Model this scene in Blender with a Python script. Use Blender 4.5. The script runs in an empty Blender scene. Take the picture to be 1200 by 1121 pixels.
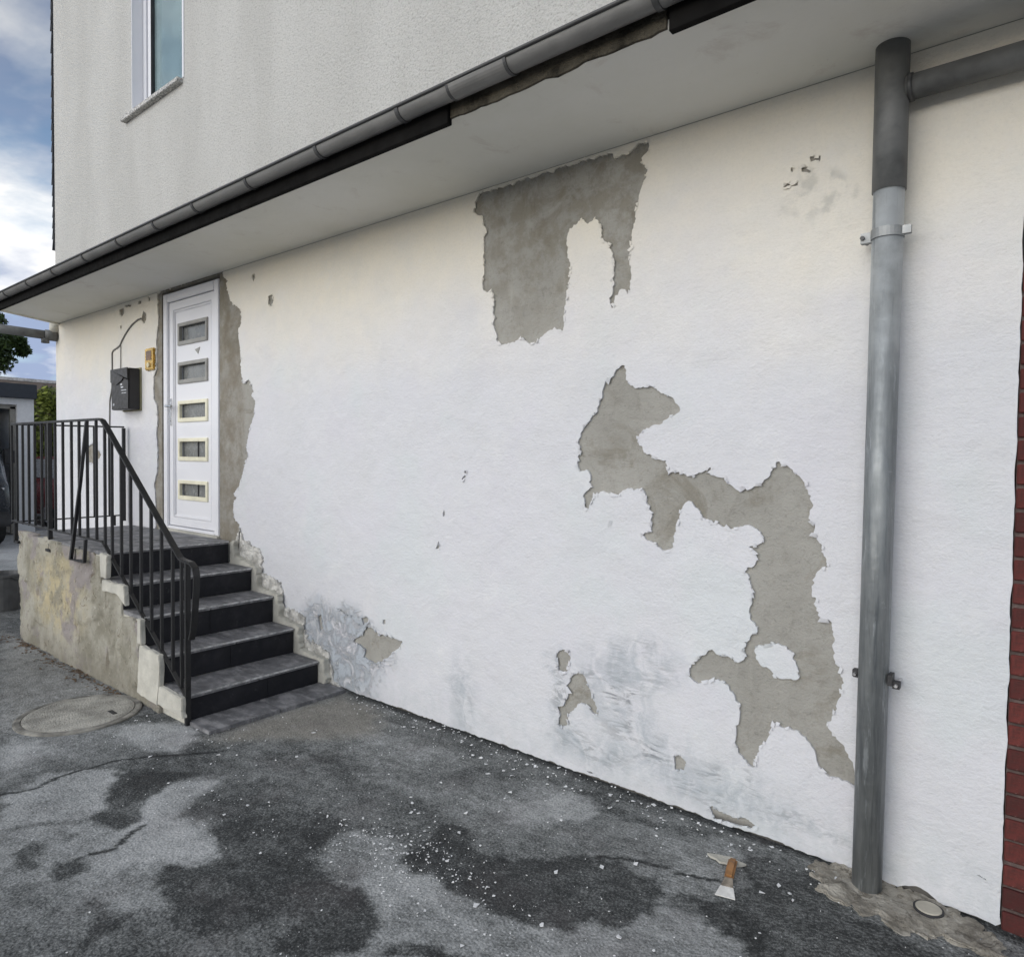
import bpy, bmesh, math, random
import numpy as np
from mathutils import Vector, Matrix, noise as mnoise
from mathutils.geometry import delaunay_2d_cdt

random.seed(7)
np.random.seed(7)
S = bpy.context.scene
COL = S.collection
R = math.radians

# ------------------------------------------------------------------ camera
cam = bpy.data.cameras.new('camera')
cam.sensor_fit = 'HORIZONTAL'
cam.sensor_width = 36.0
cam.lens = 24.0
cam.clip_start = 0.05
cam.clip_end = 2000
camo = bpy.data.objects.new('camera', cam)
COL.objects.link(camo)
def cam_axes(yaw, pitch, roll):
    f0 = Vector((math.sin(yaw), math.cos(yaw), 0)); r0 = Vector((math.cos(yaw), -math.sin(yaw), 0)); u0 = Vector((0, 0, 1))
    f1 = f0*math.cos(pitch) + u0*math.sin(pitch); u1 = -f0*math.sin(pitch) + u0*math.cos(pitch)
    r2 = r0*math.cos(roll) + u1*math.sin(roll); u2 = -r0*math.sin(roll) + u1*math.cos(roll)
    return r2, u2, f1
cr, cu, cf = cam_axes(R(-38.93), R(-1.737), R(0.673))
camo.matrix_world = Matrix(((cr.x, cu.x, -cf.x, 0), (cr.y, cu.y, -cf.y, -2.8), (cr.z, cu.z, -cf.z, 1.55), (0, 0, 0, 1)))
S.camera = camo

# ------------------------------------------------------------------ world, sun, exposure
SUN_EL, SUN_AZ = R(17), R(190)          # azimuth clockwise from +Y
world = bpy.data.worlds.new('World')
S.world = world
world.use_nodes = True
wn = world.node_tree.nodes; wl = world.node_tree.links
wn.clear()
w_out = wn.new('ShaderNodeOutputWorld'); w_bg = wn.new('ShaderNodeBackground')
w_bg.inputs['Strength'].default_value = 0.09
sky = wn.new('ShaderNodeTexSky'); sky.sky_type = 'NISHITA'; sky.sun_disc = False
sky.sun_elevation = SUN_EL; sky.sun_rotation = SUN_AZ
sky.air_density = 1.0; sky.dust_density = 0.6; sky.ozone_density = 2.0
tc = wn.new('ShaderNodeTexCoord'); sep = wn.new('ShaderNodeSeparateXYZ')
wl.new(tc.outputs['Generated'], sep.inputs[0])
zc = wn.new('ShaderNodeMath'); zc.operation = 'MAXIMUM'; zc.inputs[1].default_value = 0.0
wl.new(sep.outputs['Z'], zc.inputs[0])
za = wn.new('ShaderNodeMath'); za.operation = 'ADD'; za.inputs[1].default_value = 0.22
wl.new(zc.outputs[0], za.inputs[0])
dv = wn.new('ShaderNodeVectorMath'); dv.operation = 'DIVIDE'
cmb = wn.new('ShaderNodeCombineXYZ')
for i in range(3): wl.new(za.outputs[0], cmb.inputs[i])
wl.new(tc.outputs['Generated'], dv.inputs[0]); wl.new(cmb.outputs[0], dv.inputs[1])
n1 = wn.new('ShaderNodeTexNoise'); n1.inputs['Scale'].default_value = 1.5; n1.inputs['Detail'].default_value = 7; n1.inputs['Roughness'].default_value = 0.56
n1.inputs['Distortion'].default_value = 0.3
mp = wn.new('ShaderNodeMapping'); mp.inputs['Location'].default_value = (3.1, 4.7, 0)
wl.new(dv.outputs[0], mp.inputs['Vector']); wl.new(mp.outputs[0], n1.inputs['Vector'])
cov = wn.new('ShaderNodeValToRGB'); cov.color_ramp.elements[0].position = 0.33; cov.color_ramp.elements[1].position = 0.52
wl.new(n1.outputs['Fac'], cov.inputs[0])
n2 = wn.new('ShaderNodeTexNoise'); n2.inputs['Scale'].default_value = 2.3; n2.inputs['Detail'].default_value = 6
mp2 = wn.new('ShaderNodeMapping'); mp2.inputs['Location'].default_value = (8.4, -2.2, 0)
wl.new(dv.outputs[0], mp2.inputs['Vector']); wl.new(mp2.outputs[0], n2.inputs['Vector'])
cc = wn.new('ShaderNodeValToRGB')                       # cloud brightness: dark bellies to white tops
e = cc.color_ramp.elements
e[0].position = 0.42; e[0].color = (1.75, 2.15, 3.1, 1)
e[1].position = 0.60; e[1].color = (6.0, 5.95, 5.85, 1)
wl.new(n2.outputs['Fac'], cc.inputs[0])
mx = wn.new('ShaderNodeMix'); mx.data_type = 'RGBA'
wl.new(cov.outputs[0], mx.inputs[0]); wl.new(sky.outputs[0], mx.inputs[6]); wl.new(cc.outputs[0], mx.inputs[7])
hz = wn.new('ShaderNodeMapRange'); hz.interpolation_type = 'SMOOTHSTEP'       # clouds pale towards the horizon, all the way round
hz.inputs[1].default_value = 0.10; hz.inputs[2].default_value = 0.55; hz.inputs[3].default_value = 1.0; hz.inputs[4].default_value = 0.6
wl.new(zc.outputs[0], hz.inputs[0])
hm = wn.new('ShaderNodeVectorMath'); hm.operation = 'SCALE'
wl.new(mx.outputs[2], hm.inputs[0]); wl.new(hz.outputs[0], hm.inputs['Scale'])
wl.new(hm.outputs[0], w_bg.inputs['Color']); wl.new(w_bg.outputs[0], w_out.inputs[0])

sun = bpy.data.lights.new('sun', 'SUN')
sun.energy = 1.05; sun.angle = R(70); sun.color = (1.0, 0.985, 0.955)
suno = bpy.data.objects.new('sun', sun); COL.objects.link(suno)
sd = Vector((math.sin(SUN_AZ)*math.cos(SUN_EL), math.cos(SUN_AZ)*math.cos(SUN_EL), math.sin(SUN_EL)))
suno.rotation_euler = sd.to_track_quat('Z', 'Y').to_euler()
S.view_settings.view_transform = 'Standard'
S.view_settings.look = 'None'
S.view_settings.gamma = 1.0
S.view_settings.exposure = 1.28
S.view_settings.use_curve_mapping = False

# ------------------------------------------------------------------ data measured on the place, in metres
HOLES = [[(-2.517, 2.993), (-2.403, 2.994), (-2.271, 2.99), (-2.146, 2.99), (-2.039, 2.995), (-1.981, 2.998), (-1.899, 3.003), (-1.813, 2.998), (-1.707, 2.992), (-1.677, 2.969), (-1.671, 2.948), (-1.637, 2.959), (-1.582, 2.963), (-1.555, 2.99), (-1.528, 2.999), (-1.494, 2.982), (-1.495, 2.949), (-1.527, 2.915), (-1.521, 2.885), (-1.499, 2.856), (-1.503, 2.823), (-1.524, 2.79), (-1.534, 2.755), (-1.55, 2.71), (-1.554, 2.673), (-1.564, 2.617), (-1.574, 2.551), (-1.587, 2.514), (-1.581, 2.455), (-1.574, 2.415), (-1.582, 2.368), (-1.575, 2.328), (-1.589, 2.308), (-1.603, 2.332), (-1.631, 2.336), (-1.654, 2.314), (-1.658, 2.26), (-1.67, 2.257), (-1.679, 2.293), (-1.665, 2.331), (-1.661, 2.38), (-1.667, 2.44), (-1.674, 2.501), (-1.681, 2.551), (-1.705, 2.571), (-1.728, 2.59), (-1.741, 2.652), (-1.765, 2.689), (-1.789, 2.682), (-1.813, 2.675), (-1.838, 2.705), (-1.881, 2.686), (-1.918, 2.662), (-1.93, 2.644), (-1.925, 2.544), (-1.912, 2.49), (-1.92, 2.419), (-1.931, 2.348), (-1.936, 2.275), (-1.942, 2.224), (-1.954, 2.178), (-2.0, 2.204), (-2.039, 2.192), (-2.078, 2.164), (-2.119, 2.138), (-2.16, 2.14), (-2.216, 2.167), (-2.287, 2.152), (-2.353, 2.149), (-2.383, 2.184), (-2.399, 2.242), (-2.408, 2.334), (-2.406, 2.413), (-2.417, 2.449), (-2.448, 2.44), (-2.478, 2.458), (-2.487, 2.493), (-2.472, 2.549), (-2.481, 2.642), (-2.478, 2.733), (-2.46, 2.786), (-2.483, 2.814), (-2.492, 2.861), (-2.539, 2.877), (-2.562, 2.893), (-2.547, 2.942)],
  [(-1.645, 1.964), (-1.611, 1.985), (-1.591, 1.966), (-1.587, 1.919), (-1.562, 1.888), (-1.516, 1.871), (-1.465, 1.882), (-1.42, 1.857), (-1.363, 1.826), (-1.332, 1.796), (-1.319, 1.771), (-1.349, 1.743), (-1.38, 1.728), (-1.41, 1.708), (-1.461, 1.697), (-1.506, 1.669), (-1.525, 1.64), (-1.517, 1.61), (-1.491, 1.579), (-1.452, 1.57), (-1.413, 1.549), (-1.382, 1.547), (-1.372, 1.519), (-1.371, 1.479), (-1.35, 1.493), (-1.307, 1.486), (-1.26, 1.482), (-1.225, 1.496), (-1.168, 1.517), (-1.196, 1.492), (-1.161, 1.485), (-1.122, 1.475), (-1.088, 1.449), (-1.044, 1.418), (-1.023, 1.435), (-0.991, 1.438), (-0.96, 1.448), (-0.93, 1.485), (-0.915, 1.522), (-0.899, 1.546), (-0.87, 1.533), (-0.835, 1.515), (-0.796, 1.479), (-0.781, 1.454), (-0.766, 1.415), (-0.755, 1.38), (-0.767, 1.36), (-0.761, 1.32), (-0.744, 1.301), (-0.748, 1.266), (-0.728, 1.233), (-0.714, 1.219), (-0.711, 1.195), (-0.699, 1.156), (-0.723, 1.13), (-0.738, 1.112), (-0.741, 1.078), (-0.748, 1.036), (-0.736, 1.021), (-0.735, 0.988), (-0.726, 0.955), (-0.706, 0.938), (-0.69, 0.943), (-0.675, 0.922), (-0.667, 0.882), (-0.669, 0.833), (-0.66, 0.777), (-0.649, 0.767), (-0.634, 0.766), (-0.629, 0.726), (-0.632, 0.684), (-0.642, 0.649), (-0.652, 0.597), (-0.667, 0.569), (-0.685, 0.543), (-0.673, 0.517), (-0.65, 0.498), (-0.623, 0.473), (-0.603, 0.441), (-0.588, 0.405), (-0.579, 0.371), (-0.567, 0.326), (-0.58, 0.326), (-0.616, 0.333), (-0.653, 0.338), (-0.688, 0.342), (-0.712, 0.364), (-0.725, 0.411), (-0.758, 0.453), (-0.787, 0.479), (-0.824, 0.488), (-0.848, 0.48), (-0.878, 0.49), (-0.893, 0.473), (-0.896, 0.437), (-0.914, 0.405), (-0.94, 0.376), (-0.948, 0.348), (-0.947, 0.308), (-0.964, 0.285), (-0.995, 0.303), (-1.027, 0.325), (-1.037, 0.358), (-1.038, 0.421), (-1.026, 0.47), (-1.018, 0.499), (-1.027, 0.532), (-1.051, 0.572), (-1.079, 0.602), (-1.121, 0.616), (-1.154, 0.604), (-1.202, 0.584), (-1.231, 0.587), (-1.251, 0.606), (-1.254, 0.639), (-1.243, 0.665), (-1.213, 0.675), (-1.185, 0.709), (-1.149, 0.74), (-1.123, 0.721), (-1.082, 0.722), (-1.031, 0.707), (-1.009, 0.729), (-1.005, 0.743), (-1.017, 0.763), (-1.006, 0.788), (-0.985, 0.827), (-0.959, 0.845), (-0.955, 0.872), (-0.986, 0.889), (-0.994, 0.932), (-0.988, 0.977), (-0.982, 1.013), (-0.992, 1.052), (-0.995, 1.069), (-1.017, 1.084), (-0.995, 1.109), (-0.989, 1.109), (-0.969, 1.143), (-0.975, 1.174), (-1.001, 1.191), (-0.97, 1.206), (-0.944, 1.224), (-0.956, 1.26), (-0.987, 1.278), (-1.03, 1.275), (-1.073, 1.264), (-1.117, 1.269), (-1.151, 1.288), (-1.209, 1.296), (-1.215, 1.328), (-1.245, 1.349), (-1.269, 1.368), (-1.293, 1.352), (-1.31, 1.306), (-1.327, 1.242), (-1.337, 1.162), (-1.362, 1.14), (-1.393, 1.145), (-1.425, 1.171), (-1.463, 1.18), (-1.49, 1.201), (-1.477, 1.219), (-1.445, 1.222), (-1.452, 1.274), (-1.447, 1.303), (-1.473, 1.348), (-1.474, 1.383), (-1.494, 1.412), (-1.547, 1.416), (-1.587, 1.408), (-1.62, 1.379), (-1.662, 1.387), (-1.704, 1.398), (-1.754, 1.371), (-1.768, 1.339), (-1.789, 1.301), (-1.811, 1.318), (-1.812, 1.375), (-1.783, 1.401), (-1.762, 1.414), (-1.784, 1.438), (-1.777, 1.469), (-1.792, 1.491), (-1.837, 1.486), (-1.852, 1.53), (-1.838, 1.58), (-1.844, 1.636), (-1.825, 1.692), (-1.804, 1.722), (-1.761, 1.758), (-1.733, 1.806), (-1.72, 1.866), (-1.7, 1.914), (-1.665, 1.936)],
  [(-0.953, 0.799), (-0.906, 0.806), (-0.877, 0.816), (-0.839, 0.809), (-0.81, 0.781), (-0.797, 0.732), (-0.792, 0.691), (-0.812, 0.682), (-0.849, 0.679), (-0.891, 0.691), (-0.93, 0.709), (-0.952, 0.731), (-0.966, 0.76), (-0.962, 0.787)],
  [(-5.242, 3.015), (-5.232, 2.958), (-5.162, 2.916), (-5.192, 2.896), (-5.162, 2.83), (-5.133, 2.766), (-5.065, 2.716), (-4.979, 2.666), (-4.96, 2.614), (-4.969, 2.555), (-5.007, 2.53), (-5.004, 2.459), (-4.979, 2.377), (-4.97, 2.297), (-4.979, 2.248), (-4.96, 2.157), (-4.941, 2.106), (-4.857, 2.121), (-4.812, 2.079), (-4.788, 2.023), (-4.821, 2.001), (-4.766, 1.949), (-4.765, 1.932), (-4.785, 1.846), (-4.836, 1.759), (-4.867, 1.682), (-4.888, 1.605), (-4.867, 1.538), (-4.92, 1.46), (-4.962, 1.358), (-5.015, 1.289), (-5.08, 1.24), (-5.037, 1.208), (-5.085, 1.172), (-5.076, 1.069), (-5.048, 1.026), (-4.994, 1.007), (-4.983, 0.951), (-5.016, 0.875), (-5.147, 0.811), (-6.453, 0.838), (-6.45, 1.116), (-6.478, 1.274), (-6.419, 1.382), (-6.402, 1.566), (-6.43, 1.737), (-6.4, 1.854), (-6.413, 1.985), (-6.48, 2.045), (-6.478, 2.245), (-6.425, 2.3), (-6.416, 2.439), (-6.422, 2.556), (-6.382, 2.75), (-6.394, 2.867), (-6.4, 3.001)]]
CHIPS = [[(-3.592, 0.338), (-3.501, 0.396), (-3.45, 0.463), (-3.387, 0.457), (-3.324, 0.427), (-3.251, 0.439), (-3.18, 0.428), (-3.11, 0.425), (-3.121, 0.383), (-3.167, 0.359), (-3.226, 0.308), (-3.298, 0.261), (-3.36, 0.236), (-3.423, 0.245), (-3.474, 0.26), (-3.462, 0.312), (-3.526, 0.325)],
  [(-3.971, 0.448), (-3.927, 0.464), (-3.906, 0.37), (-3.941, 0.347)],
  [(-3.785, 0.533), (-3.715, 0.531), (-3.607, 0.496), (-3.674, 0.508)],
  [(-3.502, 0.504), (-3.438, 0.523), (-3.425, 0.492), (-3.476, 0.467)],
  [(-3.289, 0.53), (-3.264, 0.534), (-3.264, 0.502), (-3.288, 0.498)],
  [(-1.961, 0.568), (-1.927, 0.592), (-1.886, 0.594), (-1.878, 0.55), (-1.891, 0.496), (-1.918, 0.476), (-1.946, 0.485), (-1.956, 0.523)],
  [(-1.857, 0.486), (-1.817, 0.5), (-1.793, 0.488), (-1.776, 0.447), (-1.743, 0.399), (-1.72, 0.354), (-1.712, 0.317), (-1.748, 0.32), (-1.774, 0.347), (-1.814, 0.351), (-1.86, 0.303), (-1.887, 0.274), (-1.893, 0.226), (-1.927, 0.2), (-1.955, 0.205), (-1.935, 0.262), (-1.957, 0.297), (-1.915, 0.313), (-1.895, 0.352), (-1.882, 0.39), (-1.896, 0.421)],
  [(-1.317, 0.231), (-1.29, 0.244), (-1.257, 0.217), (-1.272, 0.172), (-1.31, 0.171)],
  [(-1.146, 0.056), (-1.134, 0.065), (-1.103, 0.051), (-1.064, 0.05), (-1.015, 0.057), (-0.977, 0.06), (-0.948, 0.042), (-0.966, 0.025), (-1.033, 0.016), (-1.123, -0.0)],
  [(-1.775, 0.026), (-1.743, 0.03), (-1.685, 0.014), (-1.716, 0.01)],
  [(-7.214, 2.949), (-7.115, 2.954), (-7.107, 2.901), (-7.158, 2.872), (-7.209, 2.901)],
  [(-7.087, 2.974), (-6.936, 2.966), (-6.95, 2.945), (-7.073, 2.955)],
  [(-6.789, 2.975), (-6.724, 2.972), (-6.729, 2.944), (-6.782, 2.942)],
  [(-6.583, 2.992), (-6.54, 2.975), (-6.54, 2.942), (-6.571, 2.946)],
  [(-6.712, 2.824), (-6.686, 2.871), (-6.622, 2.841), (-6.623, 2.785), (-6.662, 2.751), (-6.726, 2.786)],
  [(-7.202, 2.794), (-7.165, 2.796), (-7.171, 2.755), (-7.2, 2.758)],
  [(-4.591, 2.717), (-4.535, 2.722), (-4.518, 2.676), (-4.54, 2.636), (-4.591, 2.655)],
  [(-4.813, 2.901), (-4.777, 2.915), (-4.766, 2.875), (-4.789, 2.853)],
  [(-2.625, 1.428), (-2.599, 1.453), (-2.592, 1.443), (-2.618, 1.414)],
  [(-2.606, 1.472), (-2.586, 1.477), (-2.586, 1.458), (-2.606, 1.462)],
  [(-2.83, 1.015), (-2.802, 1.062), (-2.795, 1.018)],
  [(-2.77, 1.233), (-2.756, 1.248), (-2.756, 1.214), (-2.77, 1.208)],
  [(-1.666, 1.233), (-1.657, 1.254), (-1.659, 1.23)],
  [(-0.798, 2.729), (-0.759, 2.721), (-0.761, 2.7), (-0.777, 2.71), (-0.795, 2.706)],
  [(-0.831, 2.694), (-0.805, 2.692), (-0.791, 2.675), (-0.796, 2.666), (-0.826, 2.676)],
  [(-0.869, 2.703), (-0.861, 2.704), (-0.861, 2.685), (-0.869, 2.689)],
  [(-0.9, 2.633), (-0.879, 2.648), (-0.862, 2.635), (-0.838, 2.643), (-0.841, 2.627), (-0.868, 2.628)],
  [(-8.047, 1.611), (-7.874, 1.655), (-7.681, 1.534), (-7.737, 1.49), (-7.877, 1.444), (-8.021, 1.442), (-8.049, 1.509)],
  [(-0.193, 0.139), (-0.186, 0.143), (-0.166, 0.137), (-0.167, 0.132), (-0.181, 0.136)]]
FACINGS = [[(-4.143, 0.169), (-3.856, 0.164), (-3.842, 0.049), (-4.16, 0.056)],
  [(-4.405, 0.368), (-4.142, 0.358), (-4.127, 0.26), (-4.167, 0.048), (-4.443, 0.065), (-4.424, 0.243)],
  [(-4.438, 0.528), (-4.387, 0.528), (-4.382, 0.372), (-4.44, 0.376)],
  [(-4.978, 0.703), (-4.632, 0.706), (-4.615, 0.577), (-4.744, 0.637), (-4.979, 0.63)],
  [(-5.015, 0.878), (-4.887, 0.874), (-4.906, 0.72), (-4.998, 0.717)]]
STAINS = [(0.62, 0.05, [(-7.092, -1.02), (-6.179, -0.917), (-4.534, -1.003), (-4.573, -1.577), (-4.503, -1.675)]),
  (0.5, 0.05, [(-4.503, -1.675), (-4.537, -1.546), (-4.067, -1.143), (-3.619, -1.066), (-3.655, -1.433), (-3.825, -1.639), (-3.805, -1.851)]),
  (0.8, 0.05, [(-4.306, -1.725), (-4.234, -1.592), (-4.046, -1.571), (-4.013, -1.799)]),
  (0.8, 0.04, [(-4.104, -1.174), (-3.93, -0.942), (-3.604, -0.98), (-3.529, -1.197), (-3.802, -1.294)]),
  (0.72, 0.02, [(-3.663, -1.887), (-3.773, -1.655), (-3.605, -1.452), (-3.519, -1.438), (-3.379, -1.544), (-3.237, -1.625), (-3.166, -1.703), (-3.285, -1.804), (-3.33, -1.971)]),
  (0.58, 0.03, [(-3.33, -1.971), (-3.151, -1.709), (-2.963, -1.661), (-2.985, -1.569), (-3.168, -1.468), (-3.204, -1.286), (-3.085, -1.151), (-2.979, -1.256), (-2.94, -1.373), (-2.897, -1.431), (-2.775, -1.399), (-2.612, -1.447), (-2.433, -1.5), (-2.456, -1.561), (-2.583, -1.612), (-2.513, -1.69), (-2.346, -1.736), (-2.345, -1.821), (-2.502, -1.867), (-2.763, -1.964), (-2.901, -2.08)]),
  (0.8, 0.03, [(-3.04, -1.597), (-3.199, -1.443), (-3.189, -1.273), (-3.091, -1.156), (-2.932, -1.414), (-2.685, -1.427), (-2.527, -1.491), (-2.596, -1.622), (-2.69, -1.737), (-2.678, -1.829), (-2.758, -1.829)]),
  (0.15, 0.012, [(-3.166, -1.703), (-3.184, -1.627), (-3.36, -1.579), (-3.512, -1.468), (-3.463, -1.39), (-3.264, -1.257), (-3.196, -1.388), (-3.168, -1.468), (-3.027, -1.541), (-2.949, -1.65)]),
  (0.2, 0.01, [(-3.018, -1.992), (-3.077, -1.954), (-3.133, -1.886), (-3.081, -1.882), (-2.944, -1.951), (-2.937, -1.98)]),
  (0.1, 0.01, [(-2.873, -1.939), (-2.926, -1.9), (-2.871, -1.818), (-2.759, -1.843), (-2.767, -1.923)]),
  (0.08, 0.02, [(-2.402, -2.0), (-2.43, -1.946), (-2.464, -1.881), (-2.388, -1.857), (-2.387, -1.817), (-2.344, -1.901), (-2.356, -1.972)]),
  (0.2, 0.01, [(-3.098, -1.817), (-3.094, -1.772), (-3.038, -1.806), (-3.045, -1.828)]),
  (0.3, 0.04, [(-3.085, -1.151), (-3.245, -0.887), (-2.908, -0.599), (-2.618, -0.612), (-2.021, -0.736), (-1.937, -0.918), (-2.354, -1.017), (-2.578, -1.161), (-2.702, -1.356), (-2.954, -1.385)]),
  (0.15, 0.012, [(-2.513, -1.69), (-2.573, -1.617), (-2.499, -1.555), (-2.443, -1.494), (-2.612, -1.447), (-2.734, -1.338), (-2.609, -1.141), (-2.354, -1.017), (-2.26, -1.15), (-2.237, -1.247), (-2.104, -1.313), (-1.928, -1.264), (-1.785, -1.266), (-1.692, -1.328), (-1.653, -1.448), (-1.817, -1.614), (-1.887, -1.644), (-1.928, -1.526), (-1.954, -1.493), (-2.043, -1.596), (-2.07, -1.671), (-2.162, -1.738), (-2.259, -1.776)]),
  (0.58, 0.015, [(-2.164, -1.259), (-2.247, -1.139), (-2.261, -1.044), (-2.064, -0.985), (-1.853, -0.998), (-1.653, -1.065), (-1.537, -1.058), (-1.413, -1.023), (-1.236, -0.974), (-1.084, -0.793), (-1.043, -0.656), (-0.958, -0.602), (-0.811, -0.592), (-0.676, -0.661), (-0.59, -0.92), (-1.668, -1.817), (-1.839, -1.674), (-1.653, -1.448), (-1.676, -1.342), (-1.808, -1.285), (-1.928, -1.264), (-2.089, -1.301)]),
  (0.74, 0.03, [(-1.916, -1.254), (-1.964, -1.196), (-1.887, -1.097), (-1.777, -1.072), (-1.66, -1.101), (-1.735, -1.194), (-1.735, -1.31)]),
  (0.08, 0.01, [(-1.622, -1.388), (-1.593, -1.324), (-1.495, -1.268), (-1.413, -1.276), (-1.595, -1.429)]),
  (0.1, 0.012, [(-1.962, -1.053), (-1.959, -0.896), (-1.969, -0.737), (-1.741, -0.83), (-1.621, -0.766), (-1.511, -0.636), (-1.382, -0.528), (-1.225, -0.505), (-1.091, -0.593), (-1.082, -0.707), (-1.1, -0.85), (-1.194, -0.885), (-1.232, -0.981), (-1.348, -1.013), (-1.413, -1.023), (-1.522, -1.075), (-1.653, -1.065), (-1.839, -1.056)]),
  (0.55, 0.05, [(-2.646, -0.695), (-2.421, -0.62), (-2.174, -0.466), (-1.938, -0.374), (-1.86, -0.144), (-1.742, -0.1), (-1.55, -0.292), (-1.638, -0.457), (-1.695, -0.674), (-1.864, -0.692), (-2.045, -0.711), (-2.327, -0.704), (-2.544, -0.725)]),
  (0.72, 0.015, [(-1.83, -0.152), (-1.752, -0.086), (-1.544, -0.287), (-1.65, -0.44), (-1.776, -0.574), (-1.894, -0.488), (-1.794, -0.304)]),
  (0.6, 0.05, [(-3.571, -0.996), (-3.619, -0.5), (-3.57, -0.067), (-3.155, -0.1), (-2.945, -0.34), (-3.259, -0.729)]),
  (0.52, 0.05, [(-2.945, -0.34), (-2.5, -0.251), (-2.359, -0.511), (-2.65, -0.639), (-2.908, -0.599)]),
  (0.2, 0.03, [(-3.584, -0.015), (-1.89, -0.028), (-1.145, -0.014), (-0.596, -0.046), (-0.712, -0.178), (-0.992, -0.121), (-1.316, -0.229), (-1.595, -0.185), (-2.072, -0.207), (-2.801, -0.216)]),
  (0.58, 0.02, [(-1.204, -0.26), (-1.069, -0.106), (-0.954, -0.129), (-0.925, -0.253), (-0.905, -0.468), (-1.031, -0.511), (-1.15, -0.407)]),
  (0.2, 0.03, [(-0.965, -0.099), (-0.703, -0.102), (-0.519, -0.264), (-0.265, -0.29), (-0.234, -0.548), (-0.61, -0.861), (-0.811, -0.592), (-0.986, -0.609), (-1.08, -0.615), (-0.884, -0.481), (-0.858, -0.301)]),
  (0.06, 0.012, [(-1.021, -0.534), (-0.875, -0.504), (-0.775, -0.534), (-0.676, -0.661), (-0.753, -0.672), (-0.877, -0.647)])]
CRACKS = [[(-3.709, -1.876), (-3.667, -1.756), (-3.691, -1.608), (-3.686, -1.421), (-3.519, -1.202), (-3.38, -1.002)], [(-2.877, -1.801), (-2.858, -1.733), (-2.903, -1.652), (-2.951, -1.566)], [(-1.382, -0.528), (-1.201, -0.449), (-1.064, -0.44), (-0.94, -0.382)], [(-0.922, -0.215), (-0.837, -0.316), (-0.801, -0.331)]]
FOOTING = [(-0.72, -0.06), (-0.658, 0.022), (-0.583, 0.027), (-0.484, 0.027), (-0.357, 0.029), (-0.251, 0.008), (-0.174, -0.021), (-0.112, -0.086), (-0.085, -0.168), (-0.184, -0.187), (-0.277, -0.198), (-0.363, -0.271), (-0.469, -0.25), (-0.564, -0.243), (-0.642, -0.217)]

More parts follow.
